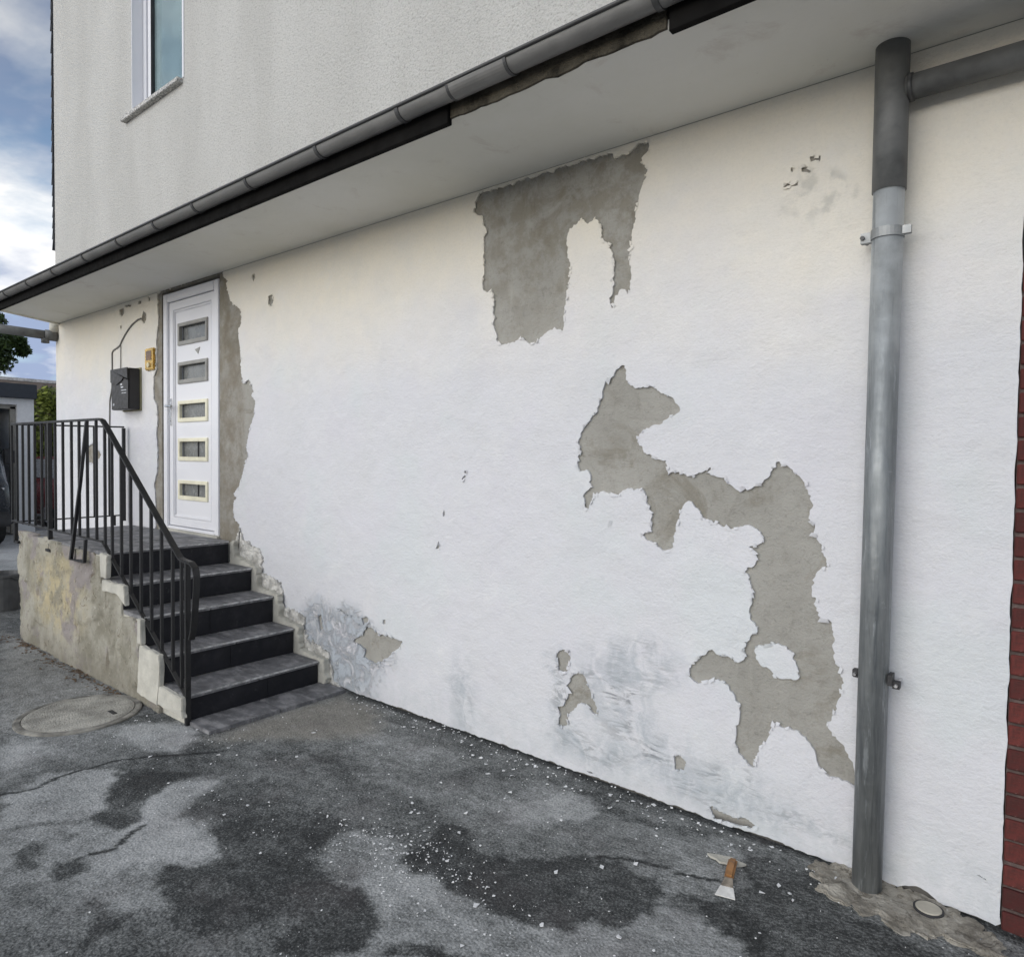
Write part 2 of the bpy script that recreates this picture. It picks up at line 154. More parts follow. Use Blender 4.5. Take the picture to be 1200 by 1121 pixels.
# ------------------------------------------------------------------ node helpers
class NT:
    def __init__(self, name):
        self.m = bpy.data.materials.new(name); self.m.use_nodes = True
        self.n = self.m.node_tree.nodes; self.l = self.m.node_tree.links
        self.b = self.n['Principled BSDF']
        self._co = None
    def link(self, a, b): self.l.new(a, b)
    def co(self):
        if self._co is None:
            t = self.n.new('ShaderNodeTexCoord'); self._co = t.outputs['Object']
        return self._co
    def setv(self, sock, v):
        if hasattr(v, 'is_linked') or hasattr(v, 'links'): self.l.new(v, sock)
        else: sock.default_value = v
    def mapping(self, scale=(1, 1, 1), rot=(0, 0, 0), loc=(0, 0, 0), vec=None):
        m = self.n.new('ShaderNodeMapping'); self.l.new(vec or self.co(), m.inputs[0])
        m.inputs['Scale'].default_value = scale; m.inputs['Rotation'].default_value = rot; m.inputs['Location'].default_value = loc
        return m.outputs[0]
    def noise(self, scale, detail=4, rough=0.55, vec=None, dist=0.0):
        t = self.n.new('ShaderNodeTexNoise'); self.l.new(vec or self.co(), t.inputs['Vector'])
        t.inputs['Scale'].default_value = scale; t.inputs['Detail'].default_value = detail
        t.inputs['Roughness'].default_value = rough; t.inputs['Distortion'].default_value = dist
        return t.outputs['Fac']
    def voro(self, scale, feature='F1', vec=None, out='Distance'):
        t = self.n.new('ShaderNodeTexVoronoi'); self.l.new(vec or self.co(), t.inputs['Vector'])
        t.feature = feature; t.inputs['Scale'].default_value = scale
        return t.outputs[out]
    def math(self, op, a, b=0.0, clamp=False):
        t = self.n.new('ShaderNodeMath'); t.operation = op; t.use_clamp = clamp
        self.setv(t.inputs[0], a); self.setv(t.inputs[1], b)
        return t.outputs[0]
    def rng(self, v, a, b, c=0.0, d=1.0, smooth=True):
        t = self.n.new('ShaderNodeMapRange'); t.interpolation_type = 'SMOOTHSTEP' if smooth else 'LINEAR'
        self.setv(t.inputs[0], v); t.inputs[1].default_value = a; t.inputs[2].default_value = b
        t.inputs[3].default_value = c; t.inputs[4].default_value = d
        return t.outputs[0]
    def mix(self, f, a, b, mode='MIX'):
        t = self.n.new('ShaderNodeMix'); t.data_type = 'RGBA'; t.blend_type = mode
        self.setv(t.inputs[0], f); self.setv(t.inputs[6], a if not isinstance(a, tuple) else (*a, 1) if len(a) == 3 else a)
        self.setv(t.inputs[7], b if not isinstance(b, tuple) else (*b, 1) if len(b) == 3 else b)
        return t.outputs[2]
    def ramp(self, f, stops):
        t = self.n.new('ShaderNodeValToRGB'); self.l.new(f, t.inputs[0]); el = t.color_ramp.elements
        while len(el) < len(stops): el.new(0.5)
        for e_, (p, c) in zip(el, stops): e_.position = p; e_.color = (*c, 1)
        return t.outputs[0]
    def xyz(self):
        t = self.n.new('ShaderNodeSeparateXYZ'); self.l.new(self.co(), t.inputs[0]); return t.outputs
    def blob(self, cx, cz, rx, rz, vec=None, inner=0.55):   # elliptical mask in the wall plane
        v = self.mapping(scale=(1/rx, 0, 1/rz), loc=(-cx/rx, 0, -cz/rz), vec=vec)
        t = self.n.new('ShaderNodeVectorMath'); t.operation = 'LENGTH'; self.l.new(v, t.inputs[0])
        return self.rng(t.outputs['Value'], inner, 1.0, 1.0, 0.0)
    def warp(self, scale, amt):
        t = self.n.new('ShaderNodeTexNoise'); self.l.new(self.co(), t.inputs['Vector']); t.inputs['Scale'].default_value = scale; t.inputs['Detail'].default_value = 4
        s = self.n.new('ShaderNodeVectorMath'); s.operation = 'SUBTRACT'; self.l.new(t.outputs['Color'], s.inputs[0]); s.inputs[1].default_value = (.5, .5, .5)
        k = self.n.new('ShaderNodeVectorMath'); k.operation = 'SCALE'; self.l.new(s.outputs[0], k.inputs[0]); k.inputs['Scale'].default_value = amt
        a = self.n.new('ShaderNodeVectorMath'); a.operation = 'ADD'; self.l.new(self.co(), a.inputs[0]); self.l.new(k.outputs[0], a.inputs[1])
        return a.outputs[0]
    def bump(self, h, dist=0.01, strength=1.0, prev=None):
        t = self.n.new('ShaderNodeBump'); self.l.new(h, t.inputs['Height']); t.inputs['Distance'].default_value = dist; t.inputs['Strength'].default_value = strength
        if prev is not None: self.l.new(prev, t.inputs['Normal'])
        return t.outputs[0]
    def done(self, color=None, rough=None, metal=None, normal=None, spec=None):
        if color is not None: self.setv(self.b.inputs['Base Color'], (*color, 1) if isinstance(color, tuple) else color)
        if rough is not None: self.setv(self.b.inputs['Roughness'], rough)
        if metal is not None: self.b.inputs['Metallic'].default_value = metal
        if spec is not None: self.b.inputs['Specular IOR Level'].default_value = spec
        if normal is not None: self.l.new(normal, self.b.inputs['Normal'])
        return self.m

def simple(name, col, rough=0.6, metal=0.0, var=0.25, scale=14, bump=0.0, spec=0.5, bscale=80):
    t = NT(name)
    f = t.noise(scale, 5, 0.6)
    c = t.mix(t.rng(f, 0.3, 0.7), tuple(x*(1-var) for x in col), tuple(min(1, x*(1+var)) for x in col))
    nm = t.bump(t.noise(bscale, 4), bump) if bump else None
    r = t.rng(t.noise(scale*2, 4), 0.3, 0.7, max(0.05, rough-0.12), min(1, rough+0.12))
    return t.done(c, r, metal, nm, spec)

# ------------------------------------------------------------------ materials
def mk_paint():
    t = NT('white_wall_paint'); x, y, z = t.xyz()
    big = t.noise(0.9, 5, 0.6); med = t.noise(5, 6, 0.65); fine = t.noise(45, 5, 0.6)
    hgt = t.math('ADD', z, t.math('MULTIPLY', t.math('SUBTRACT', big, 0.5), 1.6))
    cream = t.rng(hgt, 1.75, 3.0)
    c = t.mix(cream, (.675, .677, .708), (.85, .79, .67))  # cream paint towards the top; its warmth and brightness also stand in for light
    c = t.mix(t.rng(med, .35, .75, 0, .22), c, (.66, .66, .65))
    c = t.mix(t.rng(t.noise(75, 6, .75), .45, .7, 0, .15), c, (.52, .5, .45))
    c = t.mix(t.rng(fine, .5, .75, 0, .14), c, (.86, .84, .79))
    low = t.math('SUBTRACT', 1.0, cream)
    c = t.mix(t.math('MULTIPLY', low, t.rng(t.noise(1.9, 4, .6, t.mapping(loc=(1, 0, 9))), .48, .66, 0, .3)), c, (.65, .63, .69))
    c = t.mix(t.math('MULTIPLY', low, t.rng(t.noise(1.4, 4, .6, t.mapping(loc=(7, 0, 3))), .5, .66, 0, .3)), c, (.62, .69, .68))
    c = t.mix(t.rng(t.noise(1.7, 6, .68, t.mapping(loc=(5, 0, 2), scale=(1, 1, .7))), .47, .68, 0, .2), c, (.57, .58, .58))
    c = t.mix(t.rng(t.noise(2.9, 7, .7, t.mapping(loc=(-3, 0, 6))), .55, .7, 0, .28), c, (.80, .795, .78))
    wv = t.warp(3.0, .35)
    # streaky roller texture
    st = t.noise(1, 5, .62, t.mapping(scale=(22, 9, 75)))
    c = t.mix(t.rng(st, .52, .75, 0, .10), c, (.55, .56, .57))
    # dust and splashes along the foot of the wall
    foot = t.rng(t.math('ADD', z, t.math('MULTIPLY', t.math('SUBTRACT', med, .5), .8)), .02, .38, 1, 0)
    c = t.mix(t.math('MULTIPLY', foot, t.rng(t.noise(17, 6, .7), .35, .65, .1, .6)), c, (.55, .575, .59))
    # bluish peeling area beside the steps
    pb = t.math('MULTIPLY', t.blob(-3.80, .27, .72, .36, wv), t.rng(t.noise(7, 7, .72, dist=1.6), .36, .54))
    c = t.mix(t.math('MULTIPLY', pb, .62), c, (.355, .41, .46))
    pc = t.math('MULTIPLY', t.blob(-3.8, .25, .75, .4, wv), t.rng(t.noise(14, 6, .7, t.mapping(loc=(4, 1, 2))), .56, .64))
    c = t.mix(t.math('MULTIPLY', pc, .7), c, (.74, .75, .76))
    # scraped grey smears low on the wall
    for (cx, cz, rx, rz, rot, sc, a) in ((-1.62, .44, .24, .15, .12, (4, 1, 20), .8), (-1.5, .27, .3, .13, .3, (5, 1, 24), .85), (-1.12, .17, .36, .12, .2, (5, 1, 30), .7),
                                        (-1.93, .33, .1, .28, 1.3, (7, 1, 16), .6), (-2.6, .2, .16, .3, 1.45, (3, 1, 9), .4), (-1.5, .60, .3, .12, -.1, (4, 1, 30), .4), (-1.75, .14, .3, .1, .1, (8, 1, 30), .55), (-.75, .09, .3, .08, .1, (8, 1, 30), .45)):
        sv = t.mapping(scale=sc, rot=(0, rot, 0))
        bl_ = t.blob(cx, cz, rx, rz, wv, .15)
        k = t.math('MULTIPLY', bl_, t.rng(t.noise(1, 6, .66, sv, 2.0), .47, .58))
        c = t.mix(t.math('MULTIPLY', k, t.math('MULTIPLY', a, t.rng(t.noise(9, 4), .38, .58, .1, 1.0))), c, (.20, .21, .22))
        k = t.math('MULTIPLY', t.blob(cx, cz, rx*1.25, rz*1.4, wv, .1), t.rng(t.noise(6, 7, .72, wv, 1.0), .38, .64, 0, .55))
        c = t.mix(k, c, (.33, .375, .41))
    # faint grey stain near the down pipe, high up
    k = t.math('MULTIPLY', t.blob(-.78, 2.57, .16, .13, wv), t.rng(t.noise(13, 5), .45, .62))
    c = t.mix(t.math('MULTIPLY', k, .5), c, (.45, .44, .40))
    # tiny pits
    pit = t.rng(t.voro(16), .0, .035, 1, 0)
    pit = t.math('MULTIPLY', pit, t.rng(t.noise(2.3, 2), .5, .6))
    c = t.mix(t.math('MULTIPLY', pit, .75), c, (.3, .29, .28))
    n0 = t.bump(t.noise(7, 5, .6), .02, .7, t.bump(t.noise(2.2, 3), .05, .6))
    n1_ = t.bump(st, .0035, .6, n0)
    n2_ = t.bump(t.noise(85, 6, .75), .006, .8, n1_)
    pk = t.math('ADD', pb, pc)
    n3_ = t.bump(pk, .011, .8, n2_)
    return t.done(c, .86, normal=n3_, spec=.25)

def mk_bare():
    t = NT('bare_cement_plaster'); x, y, z = t.xyz()
    c = t.mix(t.rng(t.noise(2.2, 6, .62), .3, .7), (.32, .31, .28), (.40, .388, .355))
    c = t.mix(t.rng(t.noise(9, 7, .7, t.mapping(scale=(1, 1, .5)), .8), .54, .74, 0, .4), c, (.19, .176, .145))
    c = t.mix(t.rng(t.noise(22, 6, .7), .58, .72, 0, .5), c, (.40, .385, .35))
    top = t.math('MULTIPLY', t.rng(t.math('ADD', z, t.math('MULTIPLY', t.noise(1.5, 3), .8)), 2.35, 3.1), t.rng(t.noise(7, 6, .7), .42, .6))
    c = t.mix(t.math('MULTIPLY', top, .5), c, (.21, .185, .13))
    warmd = t.rng(x, -4.9, -5.0, 0, 1)
    c = t.mix(t.math('MULTIPLY', warmd, t.rng(t.noise(6, 6, .7), .35, .65, .15, .65)), c, (.175, .14, .095))
    c = t.mix(t.rng(t.noise(3.4, 7, .72, t.mapping(loc=(2, 0, 5)), .6), .52, .66, 0, .55), c, (.20, .178, .135))
    c = t.mix(t.rng(t.noise(48, 5, .7), .55, .68, 0, .35), c, (.20, .19, .17))
    tw = t.noise(1, 6, .7, t.mapping(scale=(3, 1, 11), rot=(0, .5, 0)), 1.0)
    c = t.mix(t.rng(tw, .54, .74, 0, .28), c, (.22, .21, .185))
    c = t.mix(t.rng(t.noise(1, 5, .65, t.mapping(scale=(16, 1, 2.2))), .56, .72, 0, .4), c, (.43, .415, .375))
    cr_ = t.rng(t.voro(3.1, 'DISTANCE_TO_EDGE', t.warp(5, .3)), 0, .012, 1, 0)
    cr_ = t.math('MULTIPLY', cr_, t.rng(t.noise(1.3, 2), .5, .56))
    c = t.mix(t.math('MULTIPLY', cr_, .22), c, (.16, .15, .13))
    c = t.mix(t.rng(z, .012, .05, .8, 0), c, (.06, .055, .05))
    nm = t.bump(t.noise(100, 6, .75), .006, .9, t.bump(t.noise(11, 6, .65), .022, .8))
    return t.done(c, .92, normal=nm, spec=.2)

def mk_render():
    t = NT('grey_roughcast_render')
    c = t.mix(t.rng(t.noise(1.1, 5, .6, t.mapping(scale=(1.5, 1, .5))), .3, .7), (.53, .522, .495), (.60, .592, .565))
    c = t.mix(t.rng(t.noise(60, 6, .8), .5, .64, 0, .6), c, (.24, .235, .22))
    st = t.noise(1, 5, .6, t.mapping(scale=(4.5, 1, .5)))
    c = t.mix(t.rng(st, .56, .75, 0, .05), c, (.40, .385, .35))
    nm = t.bump(t.voro(80), .006, .7, t.bump(t.noise(55, 6, .75), .010, .9))
    return t.done(c, .93, normal=nm, spec=.2)

def mk_soffit():
    t = NT('old_soffit_paint')
    c = t.mix(t.rng(t.noise(1.3, 5, .6), .3, .7), (.74, .725, .65), (.80, .785, .73))
    c = t.mix(t.rng(t.noise(4, 7, .72, dist=.6), .55, .72, 0, .4), c, (.55, .485, .43))
    c = t.mix(t.rng(t.noise(26, 6, .75), .62, .72, 0, .3), c, (.45, .42, .38))
    nm = t.bump(t.noise(30, 5), .003, .6)
    return t.done(c, .85, normal=nm, spec=.25)

def mk_ground():
    t = NT('worn_asphalt')
    at = t.n.new('ShaderNodeAttribute'); at.attribute_name = 'tone'; tone = at.outputs['Fac']
    aw = t.n.new('ShaderNodeAttribute'); aw.attribute_name = 'warm'; warm = aw.outputs['Fac']
    grain = t.noise(95, 6, .8); mid = t.noise(24, 6, .7); sp = t.voro(95)
    f = t.math('ADD', tone, t.math('MULTIPLY', t.math('SUBTRACT', mid, .5), .55))
    f = t.math('ADD', f, t.math('MULTIPLY', t.math('SUBTRACT', grain, .5), 1.5))
    c = t.ramp(f, [(0.0, (.014, .015, .0155)), (.25, (.050, .053, .0525)), (.5, (.185, .192, .188)), (.75, (.37, .378, .375)), (1.0, (.53, .53, .525))])
    c = t.mix(t.rng(t.noise(3.1, 4), .45, .7, 0, .3), c, (.115, .10, .095), 'MULTIPLY') if False else c
    c = t.mix(t.math('MULTIPLY', warm, .92), c, t.ramp(f, [(0.2, (.09, .085, .072)), (.6, (.21, .2, .175)), (1, (.34, .325, .29))]))
    c = t.mix(t.rng(t.noise(2.6, 4), .5, .72, 0, .28), c, (.10, .085, .085))
    pale = t.math('MULTIPLY', t.rng(sp, .0, .34, 1, 0), t.rng(t.noise(60, 2), .48, .58))
    c = t.mix(t.math('MULTIPLY', pale, t.rng(tone, .05, .8, .3, .75)), c, (.5, .5, .49))
    # pale brush-like scrape marks
    sc = t.noise(1, 3, .5, t.mapping(scale=(5, 22, 1), rot=(0, 0, .35)))
    c = t.mix(t.math('MULTIPLY', t.rng(sc, .64, .74, 0, .5), t.rng(tone, .5, .75)), c, (.5, .5, .5))
    h = t.math('ADD', t.math('MULTIPLY', sp, .7), t.math('MULTIPLY', mid, .8))
    nm = t.bump(h, .0045, .8, t.bump(t.noise(6, 4), .02, .5))
    r = t.rng(tone, .05, .5, .72, .92)
    return t.done(c, r, normal=nm, spec=.3)

def mk_slate():
    t = NT('dark_slate_tile')
    oi = t.n.new('ShaderNodeObjectInfo')
    v = t.mapping(scale=(1, 1, 1))
    c = t.mix(t.rng(t.noise(5, 6, .7), .35, .7), (.085, .086, .092), (.17, .17, .178))
    dust = t.math('MULTIPLY', t.rng(t.noise(7, 6, .7, t.mapping(scale=(1, 2.2, 1))), .44, .66), .6)
    c = t.mix(dust, c, (.36, .355, .36))
    nm = t.bump(t.noise(26, 5), .003, .6)
    return t.done(c, t.rng(t.noise(9, 4), .3, .7, .45, .7), normal=nm)
def mk_riser():
    t = NT('black_riser_tile')
    c = t.mix(t.rng(t.noise(6, 6, .7), .4, .75), (.010, .0105, .014), (.022, .022, .027))
    x, y, z = t.xyz()
    c = t.mix(t.rng(t.noise(16, 6, .75), .58, .74, 0, .35), c, (.10, .10, .105))
    return t.done(c, t.rng(t.noise(9, 4), .3, .7, .5, .7), spec=.3)

def mk_rubble():
    t = NT('weathered_cheek_wall'); x, y, z = t.xyz()
    wv = t.warp(4, .25)
    c = t.mix(t.rng(t.noise(3.2, 6, .65), .35, .65), (.26, .245, .195), (.43, .41, .35))
    och = t.blob(-5.85, .5, .75, .42, wv, .3)
    c = t.mix(t.math('MULTIPLY', och, t.rng(t.noise(7, 6, .7, t.mapping(loc=(3, 0, 1))), .38, .6, .1, .9)), c, (.53, .455, .29))
    c = t.mix(t.rng(t.noise(3.7, 5, .6, t.mapping(loc=(-2, 0, 6))), .53, .63, 0, .8), c, (.30, .27, .27))
    c = t.mix(t.rng(t.noise(14, 6, .75, dist=1), .56, .68, 0, .8), c, (.15, .12, .085))
    c = t.mix(t.rng(t.noise(1, 5, .65, t.mapping(scale=(9, 1, 2))), .6, .7, 0, .7), c, (.14, .115, .085))
    c = t.mix(t.rng(t.noise(30, 5, .7), .6, .7, 0, .6), c, (.56, .53, .46))
    c = t.mix(t.rng(t.voro(26, 'F1', wv), .0, .22, .55, 0), c, (.12, .10, .075))
    c = t.mix(t.rng(z, .0, .28, .5, 0), c, (.19, .175, .14))
    nm = t.bump(t.noise(70, 6, .75), .010, .9, t.bump(t.noise(1, 6, .65, t.mapping(scale=(22, 15, 11))), .02, .7))
    return t.done(c, .93, normal=nm, spec=.15)

def mk_zinc():
    t = NT('painted_zinc_pipe'); x, y, z = t.xyz()
    c = t.mix(t.rng(t.noise(4, 6, .7, t.mapping(scale=(6, 6, .6))), .35, .65), (.185, .20, .207), (.275, .29, .293))
    bare = t.rng(t.math('ADD', z, t.math('MULTIPLY', t.noise(3, 4), .8)), 2.05, 2.75)
    c = t.mix(t.math('MULTIPLY', bare, t.rng(t.noise(5, 6, .7), .3, .6, .5, 1)), c, (.52, .55, .57))
    c = t.mix(t.rng(t.noise(24, 6, .7), .62, .72, 0, .5), c, (.4, .42, .43))
    c = t.mix(t.rng(t.noise(1, 6, .72, t.mapping(scale=(40, 40, 1.6))), .52, .66, 0, .55), c, (.085, .10, .115))
    c = t.mix(t.rng(t.noise(1, 6, .7, t.mapping(scale=(28, 28, 3.5), loc=(3, 1, 7))), .56, .68, 0, .6), c, (.50, .53, .55))
    t.b.inputs['Metallic'].default_value = .5
    return t.done(c, t.rng(t.noise(11, 5), .3, .7, .42, .62), normal=t.bump(t.noise(40, 5, .7), .002, .5, t.bump(t.noise(9, 3), .008, .6)))

M = {}
M['paint'] = mk_paint(); M['bare'] = mk_bare(); M['render'] = mk_render(); M['soffit'] = mk_soffit()
M['ground'] = mk_ground(); M['slate'] = mk_slate(); M['riser'] = mk_riser(); M['rubble'] = mk_rubble(); M['zinc'] = mk_zinc()
M['edge'] = simple('worn_tile_edge', (.46, .455, .45), .7, var=.45, scale=22)
M['plaster'] = simple('cream_cement_plaster', (.50, .485, .43), .9, var=.16, scale=6, bump=.006, spec=.2, bscale=45)
M['broken'] = simple('broken_plaster', (.58, .565, .53), .93, var=.38, scale=13, bump=.035, spec=.15, bscale=30)
M['black'] = simple('black_railing_paint', (.012, .012, .013), .42, var=.3, scale=20, bump=.0015)
M['upvc'] = simple('white_door_plastic', (.77, .77, .80), .4, var=.012, scale=1.5)
M['trim'] = simple('cream_glazing_trim', (.78, .745, .58), .42, var=.08, scale=9)
M['steel'] = simple('grey_glazing_trim', (.30, .29, .265), .42, var=.15, metal=.3)
M['gasket'] = simple('dark_rubber_seal', (.03, .03, .032), .6)
M['chrome'] = simple('bright_steel', (.7, .7, .71), .25, metal=.9, var=.08)
M['gutter'] = simple('grey_plastic_gutter', (.185, .18, .17), .5, var=.14, scale=7, bump=.001)
M['gutterdark'] = simple('dark_gutter_bracket', (.055, .055, .055), .5, var=.2)
M['pvc'] = simple('dark_grey_plastic_pipe', (.125, .127, .124), .5, var=.28, scale=9)
M['fascia'] = simple('black_fascia_paint', (.008, .0075, .007), .9, var=.3, spec=.1)
M['concrete'] = simple('brown_stained_concrete', (.075, .066, .05), .95, var=.7, scale=7, bump=.02, spec=.15)
def mk_footing():
    t = NT('pale_patch_concrete')
    c = t.mix(t.rng(t.noise(8, 6, .7), .35, .65), (.31, .285, .24), (.50, .47, .41))
    c = t.mix(t.rng(t.noise(19, 6, .75, dist=.8), .52, .66, 0, .75), c, (.105, .092, .072))
    c = t.mix(t.rng(t.noise(40, 5, .7), .6, .7, 0, .7), c, (.60, .58, .54))
    c = t.mix(t.rng(t.noise(5, 5, .65, t.mapping(loc=(4, 4, 0)), 1.2), .5, .62, 0, .6), c, (.16, .145, .12))
    return t.done(c, .94, normal=t.bump(t.noise(60, 6, .75), .012, .9, t.bump(t.noise(17, 5, .6), .03, .8)), spec=.15)
M['footing'] = mk_footing()
M['cap'] = simple('cream_plastic_cap', (.44, .41, .34), .6, var=.15)
M['box'] = simple('anthracite_metal', (.052, .05, .05), .5, var=.12, metal=.2)
M['boxside'] = simple('black_metal', (.016, .015, .016), .5)
M['olive'] = simple('olive_board', (.24, .22, .13), .7, var=.15)
M['brass'] = simple('polished_brass', (.62, .40, .11), .28, metal=.85, var=.3, scale=30)
M['cable'] = simple('grey_cable_sheath', (.20, .195, .18), .7)
M['brickmortar'] = simple('brick_mortar', (.105, .075, .068), .95, var=.35, scale=40, bump=.006)
M['wood'] = simple('worn_wood_handle', (.30, .145, .05), .55, var=.35, scale=26)
M['rust'] = simple('tarnished_steel', (.32, .28, .23), .5, metal=.5, var=.4, scale=40)
M['blade'] = simple('paint_smeared_blade', (.72, .71, .68), .5, var=.15, scale=30)
M['granite'] = simple('speckled_granite', (.42, .41, .39), .6, var=.75, scale=75)
M['flake'] = simple('white_paint_flake', (.76, .765, .77), .85, var=.15, scale=6)
M['litter'] = simple('dry_leaf_litter', (.12, .075, .04), .9, var=.5, scale=20)
M['bucket'] = simple('dark_grey_plastic', (.085, .085, .085), .55, var=.2)
M['carpaint'] = simple('dark_car_paint', (.02, .024, .03), .25, var=.2)
M['redpaint'] = simple('dark_red_car_paint', (.20, .016, .018), .3, var=.2)
M['tyre'] = simple('tyre_rubber', (.02, .02, .02), .8)
M['carglass'] = simple('car_window_glass', (.38, .39, .39), .2)
M['lampred'] = simple('red_lamp_plastic', (.4, .02, .02), .3)
M['whiteplain'] = simple('white_garage_wall', (.78, .785, .80), .85, var=.05, bump=.003)
M['anth'] = simple('anthracite_fascia', (.035, .042, .055), .6, var=.1)
M['brownroof'] = simple('brown_tiled_roof', (.15, .115, .09), .9, var=.4, scale=5, bump=.03)
M['bark'] = simple('tree_bark', (.06, .045, .03), .9, var=.35, bump=.03)
M['shingle'] = simple('black_slate_shingle', (.025, .027, .033), .6, var=.35, scale=6)
def mk_leaf(name, a, b):
    t = NT(name); oi = t.n.new('ShaderNodeNewGeometry')
    c = t.mix(oi.outputs['Random Per Island'], a, b)
    t.b.inputs['Subsurface Weight'].default_value = 0.0
    return t.done(c, .6, spec=.3)
M['leaf'] = mk_leaf('dark_tree_leaf', (.018, .035, .012), (.07, .11, .03))
M['hedge'] = mk_leaf('yellow_green_leaf', (.05, .075, .015), (.26, .30, .06))
def mk_brick():
    t = NT('red_clay_brick'); oi = t.n.new('ShaderNodeObjectInfo')
    c = t.mix(oi.outputs['Random'], (.065, .02, .019), (.15, .038, .033))
    c = t.mix(t.rng(t.noise(22, 6, .75), .4, .65, 0, .75), c, (.055, .026, .023))
    c = t.mix(t.rng(t.noise(60, 5, .7), .62, .72, 0, .4), c, (.3, .2, .18))
    return t.done(c, .88, normal=t.bump(t.noise(50, 5), .006, .8), spec=.2)
M['brick'] = mk_brick()
def mk_glass(name, tint, rough, alpha):
    t = NT(name); n, l = t.n, t.l
    tr = n.new('ShaderNodeBsdfTransparent'); tr.inputs[0].default_value = (*tint, 1)
    gl = n.new('ShaderNodeBsdfGlossy'); gl.inputs['Roughness'].default_value = rough
    fr = n.new('ShaderNodeFresnel'); fr.inputs[0].default_value = 1.5
    mxs = n.new('ShaderNodeMixShader')
    a = t.math('ADD', t.math('MULTIPLY', fr.outputs[0], .55), alpha, True)
    l.new(a, mxs.inputs[0]); l.new(tr.outputs[0], mxs.inputs[1]); l.new(gl.outputs[0], mxs.inputs[2])
    l.new(mxs.outputs[0], n['Material Output'].inputs[0])
    return t.m
M['glass'] = mk_glass('window_glass', (.9, .95, .96), .03, .02)
M['blind'] = simple('pale_blue_blind', (.49, .57, .57), .8, var=.14, scale=5)
M['doorpane'] = simple('frosted_grey_glass', (.19, .195, .19), .22, var=.15, scale=12)

